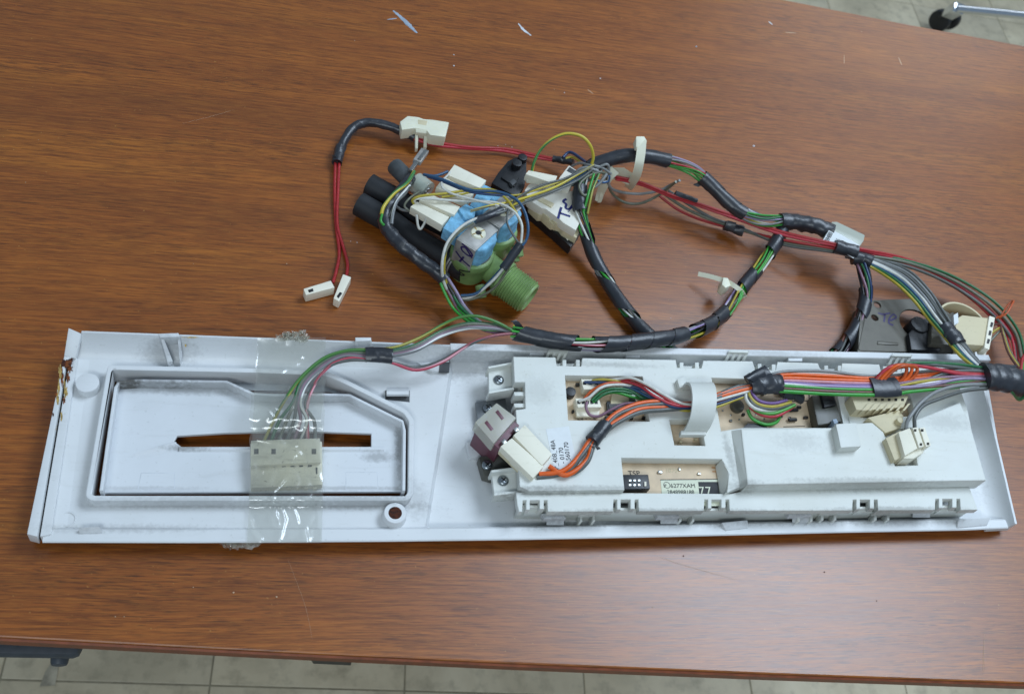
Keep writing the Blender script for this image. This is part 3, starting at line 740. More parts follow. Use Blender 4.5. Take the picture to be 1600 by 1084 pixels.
# mounting lugs with screws
for (pts, sx, sy, zz) in (([(763, 574), (800, 567), (803, 606), (764, 613)], 779, 594, 20), ([(768, 736), (812, 730), (828, 766), (772, 772)], 786, 751, 20)):
    lug = plate('lug', pts, [], 16, zz, MW, mod, .4)
    a = [seg(pts[0], pts[1], 0), pts[1]]
    wall('lug_rib', [pts[0], pts[1]], zz + 4.5, 14, 1.6, MW, lug); wall('lug_rib', [pts[3], pts[2]], zz + 4.0, 14, 1.6, MW, lug)
    prism('lug_post', [(pts[0][0] + 8, pts[0][1] + 8), (pts[1][0] - 6, pts[1][1] + 8), (pts[2][0] - 6, pts[2][1] - 8), (pts[3][0] + 8, pts[3][1] - 8)], 4, 16, MW, lug, .3)
    screw(lug, P(sx, sy, zz), 3.4, M['screw_steel'])
# near lip with snap windows
SN = ((816, 781), (958, 780), (1100, 780), (1332, 780), (1461, 779))
lipo = [(806, 768), (1140, 771), (1170, 765), (1515, 761), (1528, 796)]
for x, y in SN[::-1]:
    e = 799 - (x - 816) * .004; k_ = 13 + (x % 5) * .6
    lipo += [(x + 40, e), (x + 39, y), (x + 34, y), (x + 34, y + k_), (x + 27, y + k_), (x + 27, y), (x + 12, y), (x + 12, y + k_ + 1), (x + 6, y + k_ + 1), (x + 6, y), (x + 1, y), (x, e)]
lipo += [(811, 799), (808, 788)]
lip = plate('near_lip', lipo, [], 20.5, 26, MW, mod, .45)
for x, y in ((816, 781), (958, 780), (1100, 780), (1332, 780), (1461, 779)):
    prism('snap_foot', [(x + 8, y + 10), (x + 33, y + 10), (x + 33, y + 20), (x + 4, y + 20)], 12, 17, MW, lip, .3)
wall('lip_wall', [(812, 790), (1010, 796), (1210, 795), (1522, 790)], 20.6, 4.2, 1.8, MW, mod)
for x, y in ((905, 800), (1060, 800), (1245, 800), (1365, 798), (1282, 798)):
    b = prism('rail_clip', [(x, y), (x + 26, y - 1), (x + 26, y + 3), (x, y + 4)], 15, 19, MW, mod, .3)
    prism('clip_leg', [(x + 1, y + 3), (x + 5, y + 3), (x + 5, y + 14), (x + 1, y + 14)], 8, 16, MW, b, .2); prism('clip_leg', [(x + 21, y + 3), (x + 25, y + 3), (x + 25, y + 14), (x + 21, y + 14)], 8, 16, MW, b, .2)
# raised box on the right
F = [(1158, 670), (1302, 668), (1336, 661), (1432, 655), (1500, 628), (1516, 662), (1541, 750), (1168, 757)]
holeF = [(1380, 672), (1424, 668), (1434, 726), (1399, 727)]
box = plate('raised_box', F, [holeF], 22.7, 36, MW, mod, .8)
loft('box_flank', [[P(1142, 673, 29.8), P(1158.5, 670.5, 35.6), P(1160, 672, 29), ], [P(1156, 764, 29.8), P(1168.5, 757.5, 35.6), P(1170, 757, 29)]], MW, box, 20)
prism('box_block', [(1306, 662), (1338, 660), (1346, 697), (1314, 699)], 34, 43, MW, box, .6)
prism('window_flank', [(1128, 717, 30.2), (1139, 733, 30.2), (1136, 769, 28), (1126, 772, 23), (1118, 728, 23)], 22.4, 30, M['module_white'], body, .3)
# circuit board below
board = plate('circuit_board', [(812, 572), (1478, 584), (1516, 744), (1136, 773), (832, 774)], [], ZP - 1.5, ZP, M['board'], mod, .1)
def bp(name, pts, z1, mat, bev=.25, z0=None): return prism(name, pts, ZP + .02 if z0 is None else z0, z1, mat, board, bev)
# window A: two white sockets, capacitor, small parts, print
disc('capacitor', 892, 611, ZP, 27, 8, M['black_plastic'], board)
def socket(x0, y0, x1, y1, z, n, sk=4):
    a = bp('socket', [(x0, y0), (x1, y0), (x1 + sk, y1), (x0 + sk, y1)], z, M['plug_white'], .3)
    for k in range(n):
        u = x0 + 5 + (x1 - x0 - 10) * k / max(n - 1, 1)
        prism('socket_hole', [(u - 2, y0 + 4), (u + 3, y0 + 4), (u + 3, y0 + 9), (u - 2, y0 + 9)], z - .3, z + .05, M['black'], a, 0)
    return a
socket(908, 592, 946, 608, 28.5, 4); socket(940, 592, 968, 603, 27, 2)
socket(899, 622, 936, 636, 29.5, 5)
bp('socket_base', [(898, 633), (938, 633), (936, 650), (902, 650)], 25, M['plug_white'])
bp('terminal', [(948, 627), (985, 626), (989, 645), (950, 646)], 24.5, M['mauve'] if 'mauve' in M else M['dark_grey'])
bp('terminal', [(956, 615), (982, 613), (986, 630), (954, 631)], 25, M['header_cream'])
bp('terminal', [(951, 631), (980, 630), (982, 640), (953, 641)], 25.2, M['black_plastic'], 0)
bp('diode', [(982, 612), (992, 612), (994, 628), (984, 628)], 26, M['solder'])
xd = (P(900, 640, ZP) - P(900, 660, ZP)); up_ = Vector((-xd.y, xd.x, 0))
for k, s in enumerate(('157', '691', '151', '151', '31')):
    text('print', s, P(905 + k * 6.3, 656, ZP + .12), xd, up_, 2.4, M['board_print'], board)
# window D: service connector and sticker
bp('service_socket', [(974, 741), (1013, 741), (1016, 763), (973, 764)], 27.5, M['black_plastic'], .4)
for k in range(6):
    x, y = 983 + (k % 3) * 7, 749 + (k // 3) * 7
    bp('pin', [(x, y), (x + 3.4, y), (x + 3.4, y + 2.6), (x, y + 2.6)], 28.2, M['solder'], 0, 26)
bp('pin', [(1007, 752), (1010, 752), (1010, 759), (1007, 759)], 28.2, M['plug_white'], 0, 26)
X = Vector((1, 0, 0)); Y = Vector((0, 1, 0))
text('print', 'TSP', P(982, 743, ZP + .12), X, Y, 5.0, M['board_print'], board)
text('print', '1870', P(1040, 738, ZP + .1), X, Y, 4.2, M['header_cream'], board)
st = bp('sticker', [(1032, 749), (1126, 748), (1134, 790), (1036, 790)], ZP + .22, M['paper_ivory'], 0)
for n_, (u0, u1, v0, v1) in enumerate(((1032, 1126, 749, 749.9), )):
    prism('sticker_border', [(1032, 748.6), (1126, 747.8), (1126, 748.8), (1032, 749.8)], ZP, ZP + .3, M['ink_black'], st, 0)
cc = P(1042, 757.5, ZP + .3)
link('sticker_ring', curve_mesh([[cc + Vector((math.cos(a * .314), math.sin(a * .314), 0)) * 2.2 for a in range(20)], [cc + Vector((math.cos(a * .314), math.sin(a * .314), 0)) * 1.9 for a in range(20)]], ZP + .2, ZP + .32, 0), M['ink_black'], st)
text('sticker_text', 'JP', P(1037.5, 760, ZP + .3), X, Y, 2.4, M['ink_black'], st)
text('sticker_text', '6277XAM', P(1048, 761.5, ZP + .3), X, Y, 4.0, M['ink_black'], st, spacing=1.0)
text('sticker_text', '2848988188', P(1043, 771, ZP + .3), X, Y, 3.6, M['ink_black'], st)
prism('sticker_block', [(1091, 752.5), (1122, 752.5), (1125, 775), (1093, 775)], ZP, ZP + .3, M['ink_black'], st, 0)
text('sticker_text', '77', P(1093, 773, ZP + .4), X, Y, 8.2, M['paper_ivory'], st, spacing=1.1)
for q_ in ([(1112, 729), (1124, 730), (1125, 732), (1112, 731)], [(1113, 735), (1124, 736), (1124, 738), (1113, 737)], [(1118, 730), (1120, 730), (1122, 744), (1120, 744)]):
    bp('trace', q_, ZP + .1, M['trace_orange'], 0)
# window C: relay, diodes, tracks, capacitors
bp('relay', [(1268, 617), (1304, 616), (1316, 658), (1278, 664)], 30.5, M['smoke'], 1.2)
bp('relay', [(1282, 612), (1300, 611), (1308, 632), (1288, 636)], 33, M['black_plastic'], 1)
bp('relay_pin', [(1301, 655), (1307, 654), (1310, 660), (1304, 662)], 33, M['chip_blue'], .2)
disc('capacitor', 1154, 632, ZP, 27, 10, M['olive'] if 'olive' in M else M['smoke'], board, 2)
disc('capacitor', 1222, 606, ZP, 26, 9, M['smoke'], board, 2)
for x, y in ((1244, 641), (1242, 656), (1230, 634)):
    cyl('diode', P(x - 10, y, ZP + 1.5), P(x + 10, y - 1, ZP + 1.5) - P(x - 10, y, ZP + 1.5), 6, 1.2, 1.2, M['black_plastic'], board, 12, .2)
for q_ in ([(1224, 666), (1258, 665), (1258, 666.2), (1224, 667.2)], [(1232, 651), (1236, 651), (1236, 655), (1232, 655)], [(1236, 626), (1264, 625), (1264, 626.5), (1236, 627.5)], [(1262, 600), (1264, 600), (1268, 660), (1266, 660)]):
    bp('print', q_, ZP + .1, M['board_print'], 0)
bp('small_header', [(1168, 661), (1196, 662), (1200, 669), (1160, 669)], 27, M['black_plastic'], .3)
bp('rib_bar', [(1306, 604), (1318, 606), (1330, 662), (1318, 664)], 29.4, MW, .3)
rs_ = random.Random(5)
for q_ in ((900, 598), (894, 640), (945, 650), (960, 606), (972, 604), (996, 640), (1004, 650), (986, 650), (970, 652), (1134, 612), (1140, 655), (1160, 645), (1224, 622), (1250, 612), (1218, 648), (1256, 650), (1246, 634), (1190, 612), (1062, 688), (1085, 684), (1070, 672), (1060, 730), (1090, 738), (1028, 735)):
    w_, h_ = rs_.uniform(3, 7), rs_.uniform(2.5, 4.5); bp('component', [(q_[0], q_[1]), (q_[0] + w_, q_[1]), (q_[0] + w_ + .5, q_[1] + h_), (q_[0] + .5, q_[1] + h_)], ZP + rs_.uniform(.8, 2.6), M[rs_.choice(('black_plastic', 'smoke', 'solder', 'header_cream', 'board_print'))], .2)
for k in range(9):
    x_ = 1128 + k * 13; bp('solder_joint', [(x_, 640 + (k * 7) % 22), (x_ + 2.6, 640 + (k * 7) % 22), (x_ + 2.6, 642.2 + (k * 7) % 22), (x_, 642.2 + (k * 7) % 22)], ZP + .5, M['solder'], .1)
# cream multi pin header under the cables and the tilted rack beside it
hd = bp('header', [(1330, 618), (1420, 618), (1412, 636), (1350, 641), (1338, 640)], 39, M['header_cream'], .5)
for k in range(7):
    x = 1352 + k * 10.5
    prism('header_rib', [(x + 4, 630), (x + 8, 630), (x - 1, 641), (x - 5, 641)], 34, 40.2, M['header_cream'], hd, .2)
    prism('header_hole', [(x + 4, 622.5), (x + 8, 622.5), (x + 8, 626), (x + 4, 626)], 39, 39.3, M['slot_dark'], hd, 0)
bp('header', [(1356, 652), (1405, 640), (1412, 650), (1408, 668), (1384, 676)], 37, M['header_cream'], .6)
disc('post', 1407, 656, 36, 40.5, 4.5, M['header_cream'], board, .4)
# white tape label on the left of the cover
la = plate('stock_label', [(853, 670), (889, 665.5), (898, 708), (896, 738), (868, 746)], [], ZT, ZT + .12, M['paper'], mod, 0)
d1 = (P(872, 690, ZT) - P(868, 716, ZT)); d1 = P(866, 681, ZT) - P(872, 724, ZT); d1.z = 0; u1 = Vector((-d1.y, d1.x, 0))
for k, (s, x, y) in enumerate((('PP_40B_48A', 873.5, 738), ('- 0170', 883, 724), ('1_560170', 893, 729), ('98', 900, 737))):
    text('label_text', s, P(x, y, ZT + .2), d1, u1, 4.0, M['ink_black'], la, spacing=1.05)
# saddle clip over the cable
def arc(xp):
    f0, f1 = P(xp, 606, ZT), P(xp + 3, 676, ZT); out = []
    for k in range(15):
        a = math.pi * k / 14; c = f0.lerp(f1, .5 - .5 * math.cos(a)); out.append(c + Vector((0, 0, math.sin(a) ** .75 * 19)))
    inn = [p + (f0.lerp(f1, .5) + Vector((0, 0, 4)) - p).normalized() * 1.7 for p in out]
    return out + inn[::-1]
sd = loft('cable_saddle', [arc(x) for x in (1064, 1066, 1090, 1099, 1101)], M['module_white'], mod, 40)
prism('saddle_foot', [(1064, 672), (1103, 672), (1104, 679), (1064, 679)], ZT - 2, ZT + 2.2, MW, sd, .5)
prism('saddle_latch', [(1058, 592), (1070, 588), (1076, 602), (1062, 606)], ZT - 1, ZT + 4, MW, sd, .4)

# ---------------------------------------------------------------- mains switch beside the module
sw = thing('power_switch', 'milky topped maroon switch screwed beside the module lug', 'switch', P(770, 680, 4))
prism('base_plate', [(743, 628), (790, 622), (800, 700), (752, 712)], 6, 8.5, M['zinc'], sw, .3)
prism('lower_bracket', [(748, 714), (802, 704), (806, 730), (770, 746), (756, 742)], 6, 14, M['smoke'], sw, .6)
screw(sw, P(762, 638, 9), 3.2, M['screw_steel']); screw(sw, P(761, 727, 14), 3.3, M['screw_steel'])
prism('clip_foot', [(728, 690), (748, 690), (752, 712), (734, 714)], 4, 9, M['panel_white'], sw, .5)
prism('body', [(744, 668), (776, 636), (812, 664), (780, 702)], 8.6, 31, M['maroon'], sw, .6)
capo = prism('cap', [(742, 659), (776, 629), (807, 652), (771.5, 693)], 26, 36, M['milky'], sw, .7)
for q_ in ([(757, 660), (761, 656.5), (771.5, 670), (767, 673)], [(774, 643.5), (778, 640), (788, 653), (784, 656)]):
    prism('window', q_, 35.5, 36.15, M['maroon'], capo, .05)
for q_ in ([(783, 689), (788, 685), (792, 690), (787, 694)], [(802, 670), (807, 666), (811, 671), (806, 675)]):
    prism('blade', q_, 28, 34, M['solder'], sw, .2)
# ---------------------------------------------------------------- water inlet valve
VG, VB = M['valve_green'], M['coil_blue']
val = thing('inlet_valve', 'green water inlet valve with two blue coils under steel brackets', 'valve', P(760, 440, 0))
def coil(dx, dy, writing):
    q = [(714.5 + dx, 372 + dy), (750 + dx, 338 + dy), (779 + dx, 359 + dy), (744 + dx, 391 + dy)]
    c = sum(xy(q, 46), Vector()) / 4
    cup = lathe('valve_cup', Vector((c.x, c.y, 5)), Vector((0, 0, 1)), [(0, 11), (1, 13), (8, 14.2), (15, 14.6), (16, 15.2), (20, 15.2), (21.5, 14.8), (22.6, 13.2), (22.6, 12.4), (21, 11)], VG, val, 36, 35)
    lathe('cup_ring', Vector((c.x, c.y, 27.9)), Vector((0, 0, 1)), [(0, 12.6), (.5, 12.8), (.9, 12.2)], M['hose_grey'], cup, 30)
    qi = [(714.5 + dx + 3, 372 + dy + 1), (750 + dx, 341 + dy), (777 + dx, 359 + dy), (744 + dx, 388 + dy)]
    bm = bmesh.new(); e1_ = (P(q[1][0], q[1][1], 46) - P(q[0][0], q[0][1], 46)).normalized(); e2_ = Vector((-e1_.y, e1_.x, 0)); rows_ = []
    for zz in (24.5, 26, 28, 31, 34, 37, 40, 42.5, 44.4, 45):
        row = []
        for k in range(36):
            a_ = k / 36 * 6.2832; cx_, sy_ = math.cos(a_), math.sin(a_); ff = 1 - (.06 if zz in (24.5, 45) else 0)
            v = c + (e1_ * math.copysign(abs(cx_) ** .7, cx_) * 12.0 + e2_ * math.copysign(abs(sy_) ** .7, sy_) * 12.0) * ff; v = Vector((v.x, v.y, zz))
            n_ = noise.noise(Vector((cx_ * 2 + dx, sy_ * 2, zz * .16))) * 1.1 + noise.noise(Vector((cx_ * 6, sy_ * 6 + dx, zz * .5))) * .5
            row.append(bm.verts.new((v + (e1_ * cx_ + e2_ * sy_) * n_) * S))
        rows_.append(row)
    for r0_, r1_ in zip(rows_, rows_[1:]):
        for k in range(36): bm.faces.new((r0_[k], r0_[(k + 1) % 36], r1_[(k + 1) % 36], r1_[k]))
    bm.faces.new(rows_[0][::-1]); bm.faces.new(rows_[-1])
    cb = mesh_obj('coil', bm, VB, val, 60)
    br = prism('bracket', q, 45.0, 46.2, M['steel'], val, .35)
    a, b = P(q[0][0], q[0][1], 46), P(q[3][0], q[3][1], 46); n = (b - a).cross(Vector((0, 0, 1))).normalized()
    out = n if n.dot(a - c) > 0 else -n
    bm = bmesh.new(); add_prism(bm, [a, b, b + out * 1.1, a + out * 1.1], [Vector((v.x, v.y, 24.5)) for v in (a, b, b + out * 1.1, a + out * 1.1)])
    bmesh.ops.recalc_face_normals(bm, faces=bm.faces[:]); bevel_all(bm, .3); mesh_obj('bracket_side', bm, M['steel'], br, 30)
    st = lathe('core_post', Vector((c.x, c.y, 46)), Vector((0, 0, 1)), [(0, 5.4), (.5, 5.2), (1.2, 4.6), (1.3, 2.4), (.4, 1.8)], M['ivory_nylon'], br, 24, 40)
    cyl('core_hole', Vector((c.x, c.y, 46.4)), Vector((0, 0, 1)), .4, 1.9, 1.9, M['black'], st, 16, 0)
    for k in range(4):
        an = k * math.pi / 2 + .5; d = Vector((math.cos(an), math.sin(an), 0)); obox('post_slot', Vector((c.x, c.y, 47.25)) + d * 2.3, Vector((c.x, c.y, 47.25)) + d * 4.9, .8, .25, M['rust_pale'], st, 0)
    if writing:
        w_ = out * 1.1
        def on(u, h): return a.lerp(b, u) + w_ + Vector((0, 0, h - 46))
        ink('pen_mark', [[on(.30, 45.2), on(.62, 44.2), on(.92, 41), on(.75, 38.2), on(.42, 39.2), on(.34, 42), on(.55, 43.2), on(.95, 38)], [on(.42, 27.5), on(.50, 31), on(.56, 34.6)], [on(.12, 35), on(.5, 31.2), on(.96, 29.2)]], out, M['ink_violet'], br, .75)
        zc = [Vector((c.x, c.y, 0)) + out * 15.9]
        sdir = (b - a).normalized()
        def onc(u, h):
            d = (out + sdir * u).normalized(); return Vector((c.x, c.y, h)) + d * 16.0
        ink('pen_mark', [[onc(.55, 24.6), onc(.3, 23.6), onc(.05, 22.2), onc(.1, 20.6), onc(.3, 19.6), onc(.2, 18.2), onc(-.05, 17.2)]], out, M['ink_black'], cup, .5, .1)
    return c
c1 = coil(0, 0, True); c2 = coil(38, -36, False)
obox('manifold', Vector((c1.x, c1.y, 13)) + (c1 - c2).to_3d().normalized() * 8, Vector((c2.x, c2.y, 13)) - (c1 - c2).normalized() * 8, 20, 16, VG, val, 3)
pa, pb = P(789, 438, 15), P(825, 464, 14); ax = (pb - pa).normalized(); L = (pb - pa).length + 2
tube('neck', [P(750, 405, 14), P(770, 422, 14), pa + ax * 2], 9.5, VG, val, 24)
pr = [(-3, 8), (-2.5, 13.5), (0, 13.5), (.4, 11.2)]; h = .8
while h < L - 2.5:
    pr += [(h, 11.1), (h + .75, 12.4), (h + 1.0, 12.4), (h + 1.8, 11.1)]; h += 1.95
pr += [(L - 1, 11.0), (L - .2, 10.6), (L, 9.2), (L - 1, 8.2), (L - 8, 7.8)]
port = lathe('threaded_port', pa, ax, pr, VG, val, 40, 25)
cyl('port_screen', pa + ax * (L - 8), ax, .6, 7.7, 7.7, M['valve_green'], port, 24, 0)
for x, y, z in ((754, 466, 8), (774, 455, 10), (812, 402, 12), (806, 410, 8)):
    b0 = P(x, y, z); cyl('lug', b0 + Vector((-2, 8, 4)), Vector((2, -8, -4)), 9, 3.6, 3.0, VG, val, 14, .6)
for pts, z in (([(692, 356), (706, 336), (717, 326), (743, 338), (738, 350), (714, 369)], 41), ([(734, 320), (746, 300), (757, 288), (783, 301), (778, 316), (752, 331)], 41), ([(716, 326), (728, 318), (744, 326), (742, 340), (728, 344)], 43)):
    prism('terminal_block', pts, 30, z, VB, val, 1.0)
# ---------------------------------------------------------------- rubber hoses
def hose(name, pts, r, mat, label, clip=None):
    P_ = [P3(p) for p in pts]; t_ = thing(name, label, 'hose', Vector((P_[0].x, P_[0].y, 0)), 'rubber hoses on the valve')
    tb = tube('tube', P_, lambda i, n, a: r * (1 + .02 * math.sin(i * .7 + a)), mat, t_, 24)
    d = (P_[0] - P_[1]).normalized(); cyl('bore', P_[0] - d * .5, d, .62, r * .66, r * .66, M['black'], t_, 24, 0)
    if clip:
        for u in clip:
            sp = spline(P_, 20); i = int(u * (len(sp) - 1)); tt, s, uu = frames(sp)[i]
            ring = [sp[i] + (s * math.cos(k / 24 * 6.2832) + uu * math.sin(k / 24 * 6.2832)) * (r + .5) for k in range(25)]
            tube('hose_clip', ring, .7, M['steel'], t_, 6, raw=True)
    return t_
hose('rubber_hose', [(577, 289, 10), (610, 307, 10), (650, 329, 11), (700, 355, 14), (745, 380, 16)], 8.4, M['rubber'], 'black rubber hose stub, the shorter one nearer the grey suppressor')
hose('rubber_hose', [(561, 319, 10), (600, 341, 10), (650, 375, 11), (700, 405, 13), (728, 424, 14)], 8.6, M['rubber'], 'long black rubber hose with a wire clip beside the green valve', (.80, .83))
# suppressor capsule
sp_ = thing('suppressor', 'grey cylindrical suppressor capsule with clear cap between hose and plugs', 'capacitor', P(630, 280, 0))
a, b = P(616, 259, 20), P(640, 283, 22); cyl('body', a, b - a, (b - a).length, 6.2, 6.2, M['hose_grey'], sp_, 24, 1)
d = (b - a).normalized(); a2, b2 = P(648, 284, 24), P(668, 300, 24)
cyl('clear_cap', a2, b2 - a2, (b2 - a2).length, 7.6, 7.6, M['clear_plastic'], sp_, 24, .8)
cyl('core', a2 + d * 2, b2 - a2, (b2 - a2).length - 1, 4, 4, M['solder'], sp_, 16, .4)
tube('lead', [P(652, 303, 20), P(640, 300, 18), P(633, 297, 17)], .8, M['w_rust_orange'], sp_, 8)

# ---------------------------------------------------------------- door lock
lk = thing('door_lock', 'white and black door lock block with a blue pen mark', 'lock', P(870, 340, 0))
prism('base', [(822, 312), (836, 300), (900, 322), (908, 362), (892, 386), (866, 362), (840, 340), (824, 327)], 1, 10, M['black_plastic'], lk, .8)
prism('lower_tier', [(826, 308), (840, 298), (900, 315), (907, 358), (901, 372), (880, 360), (876, 354), (862, 349), (848, 336), (842, 336), (828, 322)], 9, 16, M['header_cream'], lk, .5)
body_ = prism('body', [(820, 297), (826, 288), (836, 284), (858, 294), (884, 297), (903, 300), (907, 345), (900, 360), (880, 348), (874, 342), (852, 326), (846, 325), (826, 312)], 15, 23, M['lock_white'], lk, .8)
prism('rib', [(842, 306), (866, 318), (862, 324), (840, 312)], 22, 24, M['header_cream'], body_, .4)
prism('foot_slot', [(884, 372), (889, 366), (892, 369), (887, 376)], 9.8, 10.2, M['lock_white'], lk, .1)
for q in ([(848, 333), (854, 329), (863, 336), (858, 342)], [(862, 343), (868, 339), (874, 345), (870, 350)]):
    prism('side_clip', q, 10, 18, M['header_cream'], lk, .4)
so = prism('socket', [(873, 279), (889, 258), (904, 268), (893, 288)], 18, 33, M['lock_white'], lk, .7)
prism('socket_mouth', [(885, 267), (890, 261), (900, 267), (896, 273)], 32.8, 33.1, M['dark_grey'], so, .1)
T = lambda l: [P(x, y, 23) for x, y in l]
ink('pen_mark', [T([(877, 324), (874.5, 332), (872, 342)]), T([(874.5, 333), (882, 335.5), (891, 338.5)]), T([(888, 330), (889, 331)]), T([(885, 311), (880, 315), (884.6, 319.5), (883.8, 325), (889.6, 327), (896, 319)])], Vector((0, 0, 1)), M['ink_navy'], body_, .95, .15)
lt = thing('door_latch', 'black plastic latch housing with two screw tubes behind the valve', 'latch', P(800, 290, 0))
lb = prism('body', [(768, 286), (778, 270), (794, 251), (810, 244), (823, 250), (823, 268), (820, 290), (809, 307), (790, 299)], 1, 20, M['black_plastic'], lt, 1)
disc('screw_tube', 808, 254, 16, 25, 7.5, M['black_plastic'], lb, .5); disc('screw_tube', 817, 245, 16, 24, 7, M['black_plastic'], lb, .5)
disc('tube_bore', 808, 254, 25, 25.15, 3.2, M['black'], lb, 0); disc('tube_bore', 817, 245, 24, 24.15, 3, M['black'], lb, 0)
prism('recess_edge', [(783, 277), (791, 266), (811, 277), (804, 291)], 19, 21.5, M['black'], lb, .4)
prism('tongue', [(796, 284), (803, 279), (808, 284), (801, 290)], 20, 23, M['dark_grey'], lb, .3)

# ---------------------------------------------------------------- white pipe clip at the far left
cl = thing('cable_clip', 'ivory plastic edge clip holding the red wires', 'clip', P(660, 215, 0))
bd = prism('body', [(625, 190), (637, 181), (654, 183), (662, 186), (676, 187), (702, 191), (696, 214), (672, 211), (666, 203), (650, 200), (628, 203)], 8, 18, M['ivory_nylon'], cl, .8)
prism('recess', [(653, 187), (668, 189), (666, 196), (653, 194)], 17.9, 18.1, M['header_cream'], bd, .1)
for q in ([(649, 200, 17), (654, 200, 17), (653, 232, 6), (649, 232, 6)], [(663, 203, 17), (668, 203, 17), (667, 230, 6), (662, 230, 6)]):
    slab('prong', q, 4, M['ivory_nylon'], bd, .4)
slab('cross_bar', [(649, 200, 18.2), (668, 203, 18.2), (667, 209, 16), (650, 207, 16)], 3, M['ivory_nylon'], bd, .3)
# strap clips on the harness
def strap(name, label, cat, pts, wd, th, extra=None):
    P_ = [P3(p) for p in pts]; t_ = thing(name, label, cat, Vector((P_[-1].x, P_[-1].y, 0)), 'strap clips on the harness' if cat == 'strap' else None)
    sp = spline(P_, 6); rings = []
    for i, p in enumerate(sp):
        d = (sp[min(i + 1, len(sp) - 1)] - sp[max(i - 1, 0)]).normalized(); s = d.cross((CAM - p).normalized()).normalized(); u = s.cross(d)
        k = wd(i / (len(sp) - 1)) if callable(wd) else wd
        rings.append([p + s * k + u * th, p - s * k + u * th, p - s * k - u * th, p + s * k - u * th])
    st = loft('band', rings, M['ivory_nylon'], t_, 40)
    return t_, st
t1, b1 = strap('cable_strap', 'ivory upright strap clip round the taped harness arc', 'strap', [(1003, 220, 55), (1002, 235, 53), (999, 255, 48), (995, 272, 38), (988, 285, 22), (982, 293, 6)], 3.3, 1.0)
prism('head', [(994, 213, 58), (1007, 213, 58), (1011, 220, 56), (1009, 230, 54), (994, 230, 54)], 50, 57, M['ivory_nylon'], t1, .6)
slab('wing', [(950, 262, 26), (975, 262, 28), (990, 272, 28), (985, 284, 20), (965, 275, 18), (945, 275, 18)], 4, M['ivory_nylon'], t1, .5)
t2, b2_ = strap('cable_strap', 'ivory strap clip tail hanging below the wire junction', 'strap', [(960, 264, 34), (950, 275, 28), (943, 290, 18), (938, 302, 8), (934, 314, 1.8)], lambda u: 2.2 + 2.6 * (1 - u), 1.2)
prism('tooth', [(939, 300, 11), (945, 300, 11), (941, 313, 4), (935, 313, 4)], 1, 9, M['ivory_nylon'], t2, .4)
t3, b3 = strap('cable_tie', 'ivory cable tie cinched round the lower harness arc', 'cable tie', [(1091, 428, 9), (1110, 432, 12), (1130, 438, 15), (1138, 441, 17), (1148, 447, 19), (1158, 455, 17), (1164, 464, 9)], 1.7, .5)
prism('head', [(1130, 433), (1138, 434), (1142, 446), (1134, 450), (1128, 444)], 10, 20, M['ivory_nylon'], t3, .8)

# ---------------------------------------------------------------- sensor on the grey bracket
sn = thing('sensor_bracket', 'grey metal bracket with a round hole, pen mark and small sensor', 'sensor', P(1430, 520, 0))
zb = 15
def circ(x, y, rpx, z, n=28):
    c = P(x, y, z); r = (P(x + rpx, y, z) - c).length; return [c + Vector((math.cos(k / n * 6.2832), math.sin(k / n * 6.2832), 0)) * r for k in range(n)]
oo = rounded(ccw(xy([(1357, 469), (1430, 466), (1470, 480), (1500, 500), (1510, 552), (1340, 548)], zb)), 4)
bk = link('bracket', curve_mesh([oo, circ(1433, 507, 25, zb), circ(1371, 476, 5, zb, 16), circ(1367, 496, 5, zb, 16)], zb - 2, zb, .5), M['bracket_grey'], sn, 30)
prism('bracket_fold', [(1340, 545), (1420, 552), (1420, 556), (1340, 550)], 1, zb - .4, M['bracket_grey'], bk, .5)
prism('emboss', [(1372, 532), (1404, 535), (1404, 539), (1371, 537)], zb - .5, zb + .8, M['bracket_grey'], bk, .5)
prism('bracket_foot', [(1345, 475), (1355, 475), (1345, 545), (1341, 545)], 1, zb - .3, M['bracket_grey'], bk, .4)
Tz = lambda l: [P(x, y, zb) for x, y in l]
ink('pen_mark', [Tz([(1372, 489), (1380, 491), (1391, 489)]), Tz([(1382, 491), (1382, 497), (1381, 503)]), Tz([(1391, 501), (1400, 496), (1396, 491), (1390, 497), (1389, 505), (1396, 508)])], Vector((0, 0, 1)), M['ink_violet'], bk, .75, .1)
disc('sensor_knob', 1438, 506, 8, 22, 13, M['black_plastic'], sn, 1.5)
disc('knob_bore', 1437, 505, 22, 22.1, 5, M['black'], sn, 0)
prism('sensor_body', [(1420, 520), (1440, 498), (1462, 495), (1475, 530), (1470, 548), (1424, 546)], 4, 20, M['black_plastic'], sn, 1.2)
prism('sensor_block', [(1456, 498), (1490, 487), (1502, 520), (1498, 540), (1455, 536)], 14, 25, M['bracket_grey'], sn, .8)
c = P(1500, 505, 12); link('sensor_rim', curve_mesh([circ(1500, 512, 36, 12, 40), circ(1500, 512, 33, 12, 40)], 3, 17, .4), M['header_cream'], sn, 30)
prism('connector', [(1490, 500), (1504, 492), (1546, 497), (1549, 503), (1544, 540), (1504, 538), (1496, 520)], 8, 27, M['header_cream'], sn, .8)
fa = prism('connector_face', [(1546, 493), (1555, 496), (1546, 546), (1538, 543)], 6, 28.5, M['plug_white'], sn, .5)
for k in range(3):
    prism('connector_slot', [(1548.5 - k * 2.6, 503 + k * 13), (1552.5 - k * 2.6, 504 + k * 13), (1550.5 - k * 2.6, 511 + k * 13), (1547 - k * 2.6, 510 + k * 13)], 28.4, 28.7, M['black'], fa, 0)
prism('connector_tab', [(1490, 492), (1497, 488), (1498, 504), (1491, 508)], 24, 30, M['paper'], sn, .3)
prism('mount_foot', [(1528, 548), (1543, 546), (1537, 562), (1528, 560)], 1, 9, M['plug_white'], sn, .4)
